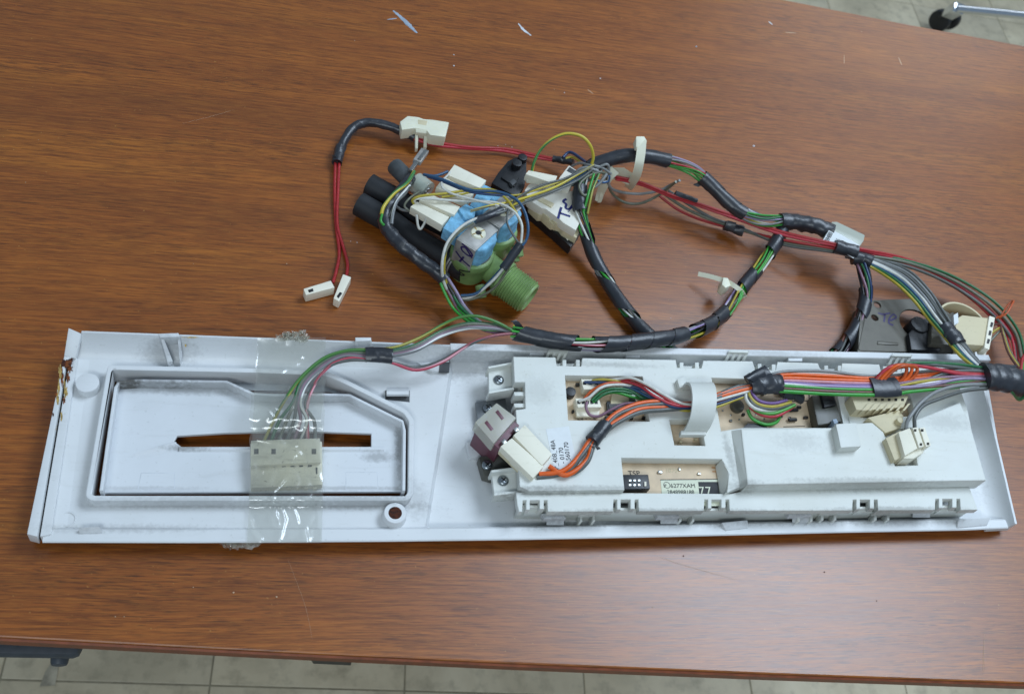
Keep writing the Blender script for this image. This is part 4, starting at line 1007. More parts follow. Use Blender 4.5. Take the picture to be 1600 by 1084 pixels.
# sleeve with a printed label on the harness
lsv = thing('label_sleeve', 'translucent flat splice sleeve with a printed white label on the harness', 'sleeve', P(1320, 375, 0))
ss = slab('sleeve', [(1300, 346, 30), (1308, 346, 30), (1352, 367, 28), (1350, 376, 28), (1336, 396, 26), (1287, 373, 28)], 7, M['clear_plastic'], lsv, 1.2)
lbz = 30.4
lab = slab('paper_label', [(1297, 357, lbz + .3), (1343, 383, lbz - 1.2), (1334, 404, lbz - 2.4), (1286, 375, lbz - .6)], .25, M['paper'], lsv, 0)
xd = P(1300, 361, lbz) - P(1291, 379, lbz); xd.z = 0; ud = Vector((-xd.y, xd.x, 0))
text('label_text', '38480', P(1294, 380, lbz + .35), xd, ud, 5.0, M['ink_black'], lab)
text('label_text', '9/06', P(1308, 385, lbz + .25), xd, ud, 4.6, M['ink_black'], lab)
text('label_text', 'v', P(1330, 392, lbz - .3), xd, ud, 4.6, M['ink_black'], lab)
# ---------------------------------------------------------------- cables
W = lambda n: M['w_' + n]
TV = M['vinyl']
pp = lambda l: [P3(p) for p in l]
# main harness behind the panel
mh = thing('wiring_harness', 'thick black taped wire harness looping across the table behind the panel', 'wiring harness', P(1080, 400, 0))
T1 = pp([(912, 275, 30), (925, 260, 34), (950, 250, 38), (985, 243, 42), (1035, 249, 42), (1080, 264, 40), (1112, 290, 34), (1145, 322, 28), (1185, 343, 24), (1230, 346, 24), (1270, 352, 26), (1302, 364, 26)])
g = ['green', 'dkgreen', 'green', 'ltgreen', 'green', 'red', 'grey', 'lilac', 'green_black', 'brown']
bundle(T1, [W(c) for c in g], 4.7, mh, .8, 1.6, .22, .62)
bundle(T1, [W(c) for c in ['ltgreen', 'white', 'lilac_white', 'yellow', 'green', 'grey', 'lilac', 'dkgreen', 'green', 'grey', 'blue_white']], 4.9, mh, .8, 2.2, .55, .92)
spiral(T1, 5.1, TV, mh, .02, .33, 16, 1.25, .1, 1.0); spiral(T1, 5.2, TV, mh, .46, .66, 18, 1.15, .2, 2.2); tape(T1, 6.3, TV, mh, .80, .99, .6)
T2 = pp([(1225, 352, 20), (1212, 380, 15), (1192, 410, 14), (1162, 447, 14), (1140, 480, 14), (1112, 505, 18), (1070, 522, 26), (1020, 531, 31), (950, 538, 32), (880, 534, 32), (835, 526, 30), (800, 518, 28)])
bundle(T2, [W(c) for c in ['green_black', 'ltgreen', 'white', 'pink_red', 'grey', 'lilac_white', 'wblack', 'yellow', 'green']], 4.6, mh, .8, 1.4)
for a, b, r, cv, sd in ((.0, .11, 5.1, 1.1, 0), (.185, .28, 5.0, 1.1, 1.5), (.36, .52, 5.1, 1.0, 3.0), (.555, .81, 5.2, 1.02, 4.1), (.84, .995, 5.2, 1.15, 2.0)): spiral(T2, r, TV, mh, a, b, 17, cv, .16, sd)
T3 = pp([(918, 268, 32), (906, 296, 30), (908, 335, 24), (922, 385, 14), (943, 430, 8), (972, 475, 7), (1010, 520, 7), (1060, 556, 7)])
bundle(T3, [W(c) for c in ['green', 'dkgreen', 'grey_white', 'grey', 'green_black', 'white', 'wblack']], 4.5, mh, .8, 1.2)
tape(T3, 5.5, TV, mh, .13, .27, .5); spiral(T3, 4.8, TV, mh, .27, .99, 34, .76, .2, 0.6)
T4 = pp([(1325, 392, 24), (1344, 405, 24), (1352, 440, 20), (1351, 475, 14), (1338, 512, 9), (1318, 540, 7), (1300, 560, 7)])
bundle(T4, [W(c) for c in ['dkgreen', 'dkblue', 'wblack', 'yellow', 'dkgreen', 'brown', 'dkgrey', 'wblack', 'mauve']], 5.0, mh, 1.0, .6)
tape(T4, 5.5, TV, mh, .02, .2, .5); spiral(T4, 5.2, TV, mh, .3, .95, 26, .7, .2, 1.2)
# earth lead and left branch
eb = thing('earth_branch', 'black sleeved wire branch with a crimped earth terminal left of the valve', 'cable', P(620, 340, 0))
T5 = pp([(644, 275, 30), (625, 300, 32), (604, 330, 33), (602, 352, 32), (622, 378, 30), (655, 405, 27), (690, 432, 24), (700, 450, 20)])
tape(T5, 4.0, TV, eb, .03, .42, .4, 'sleeve'); tape(T5, 4.7, TV, eb, .38, .90, .4, 'sleeve')
wire([(647, 268, 34), (636, 286, 37), (616, 302, 38), (600, 322, 38), (596, 335, 36)], W('earth2'), eb, 1.3)
wire([(640, 290, 34), (622, 312, 38), (615, 330, 38), (612, 350, 36)], W('grey_white'), eb, 1.1)
wire([(597, 335, 38), (595, 345, 38), (600, 352, 36)], W('green'), eb, .9)
te = obox('terminal', P(651, 254, 30), P(664, 236, 26), 6, 3.4, M['steel'], eb, .6)
obox('terminal_lip', P(655, 249, 32), P(666, 235, 28.4), 2.2, 1, M['solder'], te, .2)
obox('crimp', P(641, 268, 33), P(651, 254, 30), 3, 3, M['solder'], te, .6)
for k, (c, dx, dy) in enumerate((('green', 0, 0), ('dkgreen', 4, -2), ('green', -5, 3), ('grey', 9, -3), ('wblack', 7, 2), ('lilac', 12, -1), ('mauve', 3, 5))):
    wire([(686 + dx * .6, 425 + dy, 24 + k % 3), (700 + dx, 455 + dy, 16 + k % 3 * 1.5), (716 + dx, 482 + dy, 14 + k % 2 * 2), (745 + dx * .6, 506 + dy, 20), (775, 517 + dy * .6, 25), (806, 519 + dy * .5, 28)], W(c), eb, 1.0)
# drawer plug lead under the clear tape
dl = thing('plug_lead', 'bundle of green and mauve wires ending in a dusty cream plug under clear tape', 'cable', P(450, 725, 10))
pl = prism('plug', [(391, 692), (503, 689), (504, 757), (392, 762)], 10.06, 15.5, M['old_plug'], dl, .6)
prism('plug_cap', [(392, 688), (500, 684), (501, 722), (392, 727)], 15, 18.5, M['old_plug'], pl, .5)
for k in range(7):
    x = 400 + k * 13.5; prism('plug_slot', [(x, 724), (x + 6, 724), (x + 6, 728.5), (x, 729)], 15, 15.8, M['slot_dark'], pl, 0)
    prism('plug_tooth', [(x + 8, 757), (x + 14, 757), (x + 14, 763), (x + 8, 763)], 10.1, 13, M['old_plug'], pl, .2)
for x in (397, 424, 487): prism('plug_notch', [(x, 701), (x + 7, 701), (x + 7, 709), (x, 709)], 18.3, 18.65, M['slot_dark'], pl, 0)
prism('plug_latch', [(493, 730), (496, 730), (496, 740), (494, 740)], 15.4, 15.8, M['black'], pl, 0)
ends = [(413, 688), (424, 688), (436, 688), (448, 688), (459, 688), (470, 688), (481, 688), (492, 688)]
cw = ['earth', 'dkgreen', 'olive', 'dkgrey', 'mauve', 'lilac', 'brown', 'dkgrey']
tp = [(573, 547), (574, 549.5), (573, 552), (574, 554.5), (573, 557), (574, 559), (573, 561), (574, 563)]
for k in range(8):
    e = ends[k]; t_ = tp[k]; s = k / 7
    wire([(e[0], e[1], 14), (e[0] + 14 - 6 * s, e[1] - 32, 20 + k % 3), (447 + 20 * s + 8, 627 + 6 * s, 25), (470 + 14 * s, 592 + 9 * s, 27), (505 + 8 * s, 562 + 10 * s, 29), (540, 550 + 8 * s, 30), (t_[0], t_[1], 31),
          (608, 548 + 12 * s, 31), (650, 536 + 16 * s, 31), (690, 515 + 14 * s, 30), (730, 503 + 14 * s, 30 + k % 3), (770, 505 + 12 * s, 30), (805, 515 + 6 * s, 28)] if k not in (0, 6, 7) else
         ([(e[0], e[1], 14), (e[0] + 16, e[1] - 34, 20), (445, 625, 25), (470, 590, 28), (505, 560, 30), (540, 548, 31), (574, 546, 32), (615, 543, 32), (655, 528, 31), (692, 507, 32), (718, 496, 34), (745, 494, 35), (775, 503, 33), (802, 517, 30)] if k == 0 else
          [(e[0], e[1], 14), (e[0] - 1, e[1] - 30, 20), (480 - k % 2 * 3, 632, 24), (492, 600, 27), (515, 572, 29), (545, 560 + k % 2 * 3, 30), (574, 562 + k % 2, 31), (610, 566, 28), (650, 578 - k % 2 * 4, 22), (690, 566 - k % 2 * 3, 24), (730, 540, 28), (765, 526, 30), (800, 521, 29)]),
         W(cw[k]) if k not in (5, 6) else W('grey_white' if k == 5 else 'pink_red'), dl, 1.05)
tpath = pp([(571, 554, 31), (590, 554, 31.5), (613, 556, 31.5)]); tape(tpath, 5.0, TV, dl, 0, 1, .35, ry=.75)
# clear packing tape over plug and wires
ct = thing('clear_tape', 'strip of clear packing tape stuck across the panel over the plug', 'tape', P(450, 690, 9))
ys = [(527, 24.6), (545, 21), (566, 18.2), (582, 18.0), (600, 20), (625, 27), (650, 26.5), (670, 22), (684, 20.2), (705, 19.6), (725, 18.6), (742, 17), (758, 16.6), (772, 17.2), (781, 16.8), (795, 13), (822, 12.2), (840, 12.2), (848, 11.8)]
creases = [[(402, 686), (461, 697), (411, 736)], [(459, 712), (452, 738), (426, 768)], [(383, 801), (407, 842)], [(438, 786), (444, 812), (438, 842)], [(453, 771), (464, 816)], [(409, 618), (418, 640), (426, 652)], [(424, 618), (430, 640)], [(400, 540), (396, 600)], [(476, 826), (480, 846)], [(426, 768), (430, 800), (436, 820)], [(470, 560), (440, 580)]]
def crease(x, y):
    h = 0.0
    for pl_ in creases:
        for (x0, y0), (x1, y1) in zip(pl_, pl_[1:]):
            dx, dy = x1 - x0, y1 - y0; u = max(0, min(1, ((x - x0) * dx + (y - y0) * dy) / (dx * dx + dy * dy)))
            d2 = (x - x0 - u * dx) ** 2 + (y - y0 - u * dy) ** 2; h = max(h, math.exp(-d2 / 11.0))
    return h
bm = bmesh.new(); NX = 84; rows = []
sm = spline([Vector((0, y, z)) for y, z in ys], 14)
for i, q in enumerate(sm):
    y, z = q.y, q.z; u = (y - 527) / 321; row = []
    for k in range(NX + 1):
        s = k / NX; x0 = 402 - 16 * u; x1 = 509 - 6 * u; x = x0 + (x1 - x0) * s
        wr = noise.noise(Vector((x * .035, y * .022, 3))) * .8 + abs(noise.noise(Vector((x * .05 + y * .02, y * .03, 8)))) * .5
        row.append(bm.verts.new(P(x + noise.noise(Vector((y * .05, s * 3, 1))) * 1.5, y, z + .3 + max(wr, -.2) + crease(x, y) * .75) * S))
    rows.append(row)
for a, b in zip(rows, rows[1:]):
    for k in range(NX): bm.faces.new((a[k], a[k + 1], b[k + 1], b[k]))
mesh_obj('film', bm, M['clear_tape'], ct, 180)
bm = bmesh.new(); rows2 = []
for i, q in enumerate([p for p in sm if 612 < p.y < 770]):
    rows2.append([bm.verts.new(P(391 + 112 * k / 30 + 1.5 * math.sin(i * .21), q.y, q.z + 1.0 + .7 * noise.noise(Vector((k * .3, q.y * .06, 5))) + .25) * S) for k in range(31)])
for a, b in zip(rows2, rows2[1:]):
    for k in range(30): bm.faces.new((a[k], a[k + 1], b[k + 1], b[k]))
mesh_obj('film_patch', bm, M['clear_tape'], ct, 180)
def crumple(cx, cy, z, lx_, ly_, seed, n=3):
    for m_ in range(n):
        bm = bmesh.new(); rnd = random.Random(seed * 7 + m_); g_ = []; U, V = 30, 12; an = rnd.uniform(-.25, .25); ox, oy = rnd.uniform(-2, 2), rnd.uniform(-1, 1)
        for i in range(U + 1):
            r_ = []
            for k in range(V + 1):
                u, v = i / U - .5, k / V - .5; w_ = (1 - (2 * u) ** 2) ** .5 * .8 + .2
                q = Vector((u * 7 + seed, v * 5, m_ * 3.3)); hgt = abs(noise.noise(q)) * 5.5 + abs(noise.noise(q * 2.3)) * 3
                x_ = u * lx_ + noise.noise(q * 1.4 + Vector((5, 0, 0))) * 3; y_ = v * ly_ * w_ + noise.noise(q * 1.4 + Vector((0, 9, 0))) * 3 + u * lx_ * math.tan(an)
                r_.append(bm.verts.new((P(cx, cy, z) + Vector((x_ + ox, y_ + oy, hgt - 2 + m_ * .6))) * S))
            g_.append(r_)
        for a, b in zip(g_, g_[1:]):
            for k in range(V): bm.faces.new((a[k], a[k + 1], b[k + 1], b[k]))
        mesh_obj('crumpled_end', bm, M['crumpled_tape'], ct, 60)
crumple(459, 526, 24, 15, 5, 2, 2); crumple(372, 848, 8, 20, 6, 5, 2)
# red twin lead with two white receptacles
rl = thing('red_twin_lead', 'pair of red wires in a black sleeve ending in two white plugs', 'cable', P(520, 440, 0))
S1 = pp([(527, 255, 5), (530, 238, 6), (538, 220, 7), (552, 200, 9), (572, 192, 10), (600, 195, 10), (632, 207, 9), (648, 215, 8)])
tape(S1, 3.4, TV, rl, 0, 1, .22, 'sleeve'); tape(S1, 4.0, TV, rl, .0, .22, .35)
wire([(524, 254, 4.5), (523, 300, 3), (525, 350, 2), (530, 395, 2), (525, 425, 3), (520, 442, 4)], W('red'), rl, 1.15)
wire([(530, 254, 4.8), (528, 300, 3.8), (527, 350, 3.4), (536, 385, 2), (543, 412, 2.5), (541, 432, 4)], W('red'), rl, 1.15)
wire([(640, 212, 8), (680, 222, 7), (730, 230, 6), (790, 233, 5), (830, 241, 6), (868, 249, 9), (885, 251, 12)], W('red'), rl, 1.15)
wire([(640, 215, 8), (680, 227, 6), (730, 232, 5), (785, 236, 4), (830, 245, 5), (868, 251, 8), (885, 253, 12)], W('crimson'), rl, 1.15)
tape(pp([(864, 248, 9), (880, 251, 11), (896, 254, 14)]), 2.6, TV, rl, 0, 1, .4)
for q, m_ in (([(474, 451), (517, 438), (523, 449), (478, 461)], [(481, 453), (489, 450.5), (490, 455), (483, 457)]), ([(521, 466), (536, 428), (549, 433), (530, 471)], [(526, 463), (531, 456), (535, 458), (529, 466)])):
    a = prism('receptacle', q, .6, 8.5, M['plug_white'], rl, .6)
    prism('mouth', m_, 8.3, 8.65, M['black'], a, .05)
# red and grey pairs running to the right
rr_ = thing('red_grey_run', 'red and grey wires running slack across the table to the right end', 'cable', P(1200, 370, 0))
wire([(960, 276, 24), (1000, 285, 22), (1050, 305, 18), (1090, 318, 15), (1150, 338, 16), (1220, 362, 22), (1290, 378, 30), (1350, 390, 31), (1420, 406, 24), (1490, 436, 18), (1545, 474, 16), (1582, 520, 18), (1592, 560, 26), (1590, 585, 36)], W('red'), rr_, 1.2)
wire([(962, 280, 22), (1000, 288, 20), (1050, 308, 16), (1090, 321, 13), (1150, 342, 15), (1220, 366, 21), (1290, 381, 29), (1350, 392, 30), (1420, 410, 23), (1490, 442, 17), (1540, 478, 15), (1577, 520, 17), (1586, 560, 25), (1586, 585, 36)], W('crimson'), rr_, 1.15)
wire([(1028, 304, 10), (1060, 328, 6), (1100, 345, 4), (1150, 358, 5), (1220, 374, 18), (1290, 386, 27), (1350, 396, 28), (1420, 415, 22), (1490, 448, 16), (1535, 482, 14), (1572, 524, 15), (1580, 560, 24)], W('red'), rr_, 1.1)
wire([(1036, 302, 14), (1070, 325, 9), (1110, 343, 7), (1150, 356, 7), (1220, 378, 16), (1290, 389, 25), (1345, 398, 27), (1420, 411, 26), (1490, 438, 20), (1550, 478, 18), (1586, 520, 20), (1596, 560, 28)], W('olive'), rr_, 1.2)
wire([(1044, 298, 16), (1080, 322, 11), (1115, 342, 8), (1150, 353, 8), (1220, 381, 15), (1290, 392, 24), (1345, 401, 26), (1420, 417, 24), (1488, 446, 18), (1545, 486, 16), (1580, 528, 18), (1588, 566, 26)], W('dkgrey'), rr_, 1.2)
wire([(1345, 394, 27), (1420, 408, 25), (1490, 432, 21), (1552, 470, 19), (1590, 515, 20), (1602, 560, 28)], W('dkgreen'), rr_, 1.1)
tape(pp([(1055, 303, 18), (1072, 309, 16.5), (1088, 315, 15)]), 2.5, TV, rr_, 0, 1, .3)
tape(pp([(1132, 352, 7), (1147, 357, 7), (1162, 362, 8)]), 3.9, TV, rr_, 0, 1, .5)
tape(pp([(1304, 385, 29), (1320, 389, 29), (1338, 394, 29)]), 5.2, TV, rr_, 0, 1, .35)
# grey loop at the junction
wire([(930, 265, 36), (950, 258, 40), (952, 290, 22), (970, 300, 14), (1000, 303, 12), (1030, 298, 16), (1046, 290, 22), (1062, 282, 34)], W('grey'), rr_, 1.05)
wire([(925, 270, 36), (945, 272, 34), (955, 300, 12), (975, 316, 5), (1000, 318, 4), (1024, 308, 10), (1042, 296, 20), (1056, 284, 34)], W('olive'), rr_, 1.05)
# lead to the panel loom under the red wires
sl = thing('sensor_lead', 'fan of grey, white and blue wires taped halfway beside the sensor bracket', 'cable', P(1440, 470, 0))
lanes = ['dkgrey', 'grey', 'dkgrey', 'grey_white', 'white', 'blue', 'dkgreen', 'yellow']
for k, c in enumerate(lanes):
    s = (k - 3.5)
    wire([(1335 - s * .5, 400 + s * 1.2, 25), (1370 - s * 1.0, 413 + s * 2.0, 28 - abs(s) * .6), (1410 - s * 2.8, 433 + s * 2.8, 33 - k % 3), (1440 - s * 3.4, 462 + s * 2.2, 35 - k % 3), (1462 - s * 3.2, 492 + s * 1.8, 35 - k % 2 * 1.6), (1485 - s * 2.4, 522 + s * 1.5, 36 - k % 2 * 1.6), (1508 - s * 2.0, 552 + s * 1.2, 38), (1535 - s, 578 + s * .8, 42)], W(c), sl, 1.15)
tape(pp([(1476, 509, 35), (1487, 523, 36), (1498, 537, 37)]), 6.6, TV, sl, 0, 1, .5, ry=.7)
tape(pp([(1332, 402, 25), (1347, 404, 26), (1362, 410, 27)]), 5.2, TV, sl, 0, 1, .5)
# panel loom
lo = thing('panel_loom', 'flat loom of orange, green and violet wires taped along the module', 'wiring loom', P(1300, 600, 30))
loom = [('grey', 581, 580, 587, 583, 577, 574), ('orange', 586, 587, 591, 588, 582, 578), ('orange', 591, 593, 595, 593, 586, 582), ('pink', 595, 597, 599, 597, 589, 585), ('purple', 597.5, 600, 602, 599.5, 591.5, 587),
        ('lilac_white', 600, 603, 605, 602, 595, 590), ('green', 603, 607, 609, 606, 599, 593), ('brown', 607, 611, 613, 608.5, 602, 596), ('green', 611, 615, 617, 612, 606, 599)]
for k, (c, a, b, c_, d, e, f_) in enumerate(loom):
    wire([(1180, 596 + k * 1.4, 37 + k % 2), (1222, a, 41), (1290, b, 42 + k % 2), (1352, c_, 43), (1400, (c_ + d) / 2 + 1, 43), (1420, d, 43), (1480, e, 44 + k % 2), (1540, f_, 45), (1570, f_ + 5, 45), (1612, f_ + 12, 44)], W(c), lo, 1.35 if c in ('orange', 'green') else 1.15)
extra = [('yellow', [(1400, 603, 44), (1440, 596, 45), (1490, 590, 45), (1545, 590, 45)]), ('lilac', [(1400, 606, 44), (1450, 602, 45), (1500, 592, 46), (1545, 592, 46)]), ('mauve', [(1400, 600, 45), (1450, 592, 45), (1500, 588, 46), (1545, 587, 46)]),
         ('red', [(1362, 600, 41), (1372, 588, 46), (1390, 574, 50), (1420, 570, 51), (1460, 576, 49), (1500, 582, 47), (1545, 584, 46)]), ('rust_orange', [(1365, 602, 41), (1376, 586, 47), (1396, 572, 51), (1416, 574, 50), (1412, 590, 46), (1400, 600, 43)]),
         ('orange', [(1370, 602, 42), (1384, 584, 48), (1402, 571, 53), (1424, 573, 51), (1420, 588, 47), (1404, 602, 43)]), ('rust_orange', [(1374, 602, 42), (1392, 582, 49), (1410, 572, 54), (1432, 574, 51), (1428, 588, 47), (1408, 602, 43)]),
         ('crimson', [(1368, 600, 42), (1380, 580, 49), (1405, 570, 52), (1450, 574, 50), (1500, 584, 47), (1545, 586, 46)]), ('dkgreen', [(1395, 572, 50), (1430, 567, 51), (1480, 568, 50), (1520, 572, 48), (1550, 578, 46)]),
         ('dkgrey', [(1405, 574, 49), (1440, 569, 50), (1490, 573, 49), (1520, 577, 47), (1550, 582, 46)]), ('dkgrey', [(1430, 601, 43), (1460, 589, 45), (1490, 580, 47), (1545, 580, 47)]), ('wblack', [(1420, 602, 43), (1470, 588, 45), (1510, 578, 47), (1545, 577, 47)]),
         ('grey', [(1545, 600, 45), (1500, 602, 46), (1465, 611, 46), (1440, 628, 46), (1425, 646, 45), (1417, 660, 43), (1416, 676, 40)]), ('dkgrey', [(1545, 606, 45), (1505, 611, 45), (1465, 624, 46), (1442, 634, 46), (1430, 650, 45), (1429, 664, 43), (1430, 676, 41)])]
for c, l in extra: wire(l, W(c), lo, 1.2 if c not in ('grey', 'dkgrey') else 1.35)
for k, c in enumerate(('red', 'green', 'earth', 'dkblue', 'white', 'rust_orange', 'olive', 'dkgreen')):
    wire([(1560, 586 + k * 2, 45), (1580, 590 + k * 3, 46), (1592, 596 + k * 4, 42 - k), (1598 + k, 560 + k * 8, 40), (1612, 545 + k * 10, 38)], W(c), lo, 1.2)
wire([(1556, 497, 26), (1572, 490, 30), (1582, 474, 32), (1583, 470, 30), (1574, 478, 28), (1562, 498, 26)], W('rust_orange'), lo, .8)
for k, c in enumerate(('brown', 'yellow', 'olive')):
    wire([(1550 - k * 2, 508 + k * 13, 27), (1563, 507 + k * 5, 30), (1566 + k, 520, 32), (1575 + k * 2, 550, 36), (1592 + k * 2, 575, 40), (1610, 590, 42)], W(c), lo, .9)
tape(pp([(1361, 605, 43), (1380, 605, 43.4), (1402, 604, 43.4)]), 7.6, TV, lo, 0, 1, .25, ry=.42)
tape(pp([(1537, 588, 46), (1565, 590, 46.5), (1594, 598, 45)]), 10.5, TV, lo, 0, 1, .7, ry=.75, sides=22)
tape(pp([(1172, 602, 38), (1195, 600, 40), (1220, 600, 41)]), 7.0, TV, lo, 0, 1, .8, ry=.8)
tape(pp([(1168, 596, 40), (1182, 588, 42), (1200, 580, 43)]), 4.4, TV, lo, 0, 1, .6, ry=.5)
tape(pp([(1222, 611, 36), (1238, 615, 34), (1252, 622, 31)]), 4.6, TV, lo, 0, 1, .6, ry=.7)
# hanging loops between two tapes
for k, (c, l) in enumerate((('purple', [(1174, 600, 38), (1174, 612, 38), (1186, 626, 37), (1208, 630, 36), (1229, 625, 35)]), ('yellow', [(1170, 606, 38), (1172, 620, 37), (1186, 632, 36), (1210, 635, 35), (1236, 628, 34)]), ('dkgrey', [(1168, 612, 37), (1174, 628, 36), (1190, 637, 35), (1212, 638, 34), (1236, 631, 33)]),
                            ('white', [(1166, 608, 37), (1166, 624, 36), (1180, 638, 35), (1204, 641, 33), (1222, 636, 32)]), ('ltgreen', [(1172, 622, 35), (1180, 640, 33), (1204, 646, 32), (1226, 640, 32), (1242, 632, 33)]), ('crimson', [(1172, 636, 32), (1190, 648, 31), (1212, 650, 30), (1232, 640, 31), (1240, 634, 31)]),
                            ('green', [(1168, 640, 30), (1176, 654, 28), (1196, 663, 28), (1212, 660, 27), (1218, 652, 26)]))):
    wire(l, W(c), lo, 1.15)
# wires from the saddle to the sockets, and the orange pair of the switch
fan = [('white', [(936, 596, 27), (966, 592, 33), (985, 590, 38), (1010, 600, 40), (1035, 615, 40), (1062, 629, 39), (1085, 632, 38), (1110, 628, 38), (1180, 608, 38)]), ('red', [(940, 599, 27), (968, 595, 32), (990, 593, 37), (1014, 606, 38), (1040, 622, 39), (1062, 631, 38), (1110, 626, 37), (1180, 606, 37)]),
       ('crimson', [(945, 601, 27), (975, 596, 33), (1000, 603, 36), (1025, 620, 38), (1062, 634, 38), (1110, 629, 36), (1180, 609, 36)]), ('dkblue', [(913, 597, 29), (945, 598, 32), (985, 603, 33), (1010, 612, 35), (1035, 628, 37), (1062, 637, 37), (1110, 634, 36), (1180, 610, 36)]),
       ('blue', [(918, 598, 29), (950, 598, 31), (985, 606, 32), (1010, 618, 34), (1040, 632, 36), (1062, 638, 36), (1110, 632, 35), (1180, 612, 36)]), ('yellow', [(925, 595, 29), (945, 593, 32), (985, 600, 32), (1020, 618, 33), (1062, 640, 35), (1110, 638, 35), (1150, 624, 35), (1180, 614, 36)]),
       ('rust_orange', [(912, 624, 30), (925, 610, 32), (945, 600, 34), (965, 598, 33), (1000, 606, 33)]), ('white', [(904, 627, 30), (920, 621, 32), (938, 606, 34), (960, 601, 34), (990, 604, 33), (1015, 620, 33)]),
       ('dkgreen', [(924, 626, 30), (940, 612, 32), (960, 607, 33), (985, 610, 32), (1005, 622, 32), (1030, 622, 33)]), ('dkgreen', [(929, 627, 30), (945, 615, 32), (965, 611, 32), (990, 615, 31), (1010, 622, 31)]), ('green', [(926, 629, 29), (942, 617, 31), (962, 613, 31), (988, 620, 30), (1010, 624, 30)]),
       ('mauve', [(917, 628, 30), (916, 638, 30), (922, 648, 28), (936, 650, 28), (955, 640, 30), (975, 631, 31), (995, 630, 32)])]
for c, l in fan: wire(l, W(c), lo, .95)
ol = thing('orange_lead', 'orange and grey wires from two cream switch plugs through a black sleeve', 'cable', P(880, 720, 30))
for k, (c, q0, q1) in enumerate((('orange', (842, 741, 31), (880, 735, 33)), ('dkgrey', (838, 746, 30), (884, 738, 31.5)), ('orange', (858, 728, 32), (885, 742, 33)), ('dkgrey', (862, 733, 31), (892, 740, 32)))):
    o_ = k % 2; h = k // 2
    wire([q0, q1, (905 + h * 12, 712 + h * 6 + o_ * 4, 34), (920 + h * 6 + o_ * 3, 690 + o_ * 2, 35), (940 + h * 5 + o_ * 3, 667 + h * 3 + o_ * 3, 36), (965 + h * 4, 644 + h * 10 + o_ * 4, 37), (1000, 630 + h * 9 + o_ * 5, 37), (1040, 627 + h * 9 + o_ * 4, 36 - h), (1075, 631 + h * 5, 36), (1110, 620 + h * 4 + o_ * 2, 37), (1150, 608 + h * 4 - o_ * 3, 38), (1185, 600 + h * 3, 39), (1222, 588 + h * 4, 41)], W(c), ol, 1.55)
tape(pp([(925, 690, 35), (935, 678, 35.5), (947, 663, 36)]), 4.6, TV, ol, 0, 1, .4, 'sleeve')
for q in ([(782, 697, 36), (800, 684, 36.5), (850, 728, 35), (833, 747, 34.5)], [(802, 680, 37), (820, 663, 37), (863, 709, 36), (847, 727, 35.5)]):
    pg = slab('plug', q, 7.5, M['cream'], ol, .5)
    a, b, c, d = q; slab('plug_edge', [(a[0], a[1] + 5, a[2] - 4), (d[0], d[1] + 4, d[2] - 4), (d[0] - 4, d[1] + 6, d[2] - 6), (a[0] - 3, a[1] + 8, a[2] - 6)], 3, M['header_cream'], pg, .3)
# two pin plug standing in the raised box
p2 = thing('two_pin_plug', 'small cream two pin plug standing in the hole of the raised box', 'plug', P(1410, 700, 36))
bb = prism('housing', [(1384, 684), (1408, 672), (1418, 710), (1398, 719)], 26, 41, M['header_cream'], p2, .5)
pc = prism('front', [(1404, 675), (1422, 668), (1434, 700), (1414, 712)], 30, 45, M['cream'], p2, .5)
for q in ([(1426, 668), (1434, 667), (1444, 697), (1436, 699)], [(1437, 668), (1445, 667), (1455, 695), (1447, 698)]):
    r_ = prism('row', q, 34, 46, M['cream'], p2, .4)
    prism('pin_hole', [(q[0][0] + 2, q[0][1] + 2), (q[0][0] + 6, q[0][1] + 2), (q[0][0] + 6, q[0][1] + 6), (q[0][0] + 2, q[0][1] + 6)], 45.9, 46.1, M['slot_dark'], r_, 0)
    prism('pin_hole', [(q[3][0] + 1, q[3][1] - 7), (q[3][0] + 5, q[3][1] - 7), (q[3][0] + 5, q[3][1] - 3), (q[3][0] + 1, q[3][1] - 3)], 45.9, 46.1, M['slot_dark'], r_, 0)
prism('latch', [(1414, 706), (1440, 700), (1444, 706), (1428, 716), (1412, 716)], 32, 42, M['cream'], p2, .5)
# thin valve wires with cream receptacles
vl = thing('valve_lead', 'thin yellow, white and blue wires looping over the valve to four cream plugs', 'cable', P(740, 400, 0))
for q in ([(641, 323, 41), (652, 315, 41), (702, 339, 42), (691, 352, 42)], [(655, 312, 42), (668, 301, 42), (719, 323, 43), (710, 336, 43)], [(681, 293, 42), (694, 276, 42), (741, 302, 43), (730, 315, 43)], [(698, 273, 43), (710, 257, 43), (760, 282, 44), (750, 294, 44)]):
    pg = slab('plug', q, 7, M['cream'], vl, .5)
    a, b, c, d = q; m1 = [seg(a, d, .52), seg(b, c, .52)]; zz = a[2] + .75
    slab('plug_step', [(m1[0][0], m1[0][1], zz), (m1[1][0], m1[1][1], zz), (c[0], c[1], zz), (d[0], d[1], zz)], 1.2, M['cream'], pg, .3)
wire([(647, 319, 40), (645, 312, 44), (660, 306, 47), (700, 302, 47), (735, 297, 48), (770, 297, 50), (790, 310, 54), (805, 330, 55), (814, 350, 52)], W('yellow'), vl, .95)
wire([(650, 318, 40), (648, 312, 44), (665, 310, 46), (715, 314, 46), (770, 316, 52), (800, 328, 55), (815, 350, 53), (814, 380, 46)], W('white'), vl, .9)
wire([(700, 268, 40), (680, 275, 40), (662, 273, 40), (690, 280, 47), (735, 297, 50), (780, 300, 54), (810, 315, 55), (824, 345, 52), (822, 375, 46), (800, 400, 40), (770, 435, 28), (745, 458, 18), (720, 462, 14)], W('blue'), vl, 1.0)
wire([(668, 276, 42), (690, 283, 46), (735, 300, 49), (790, 306, 54)], W('dkblue'), vl, .9)
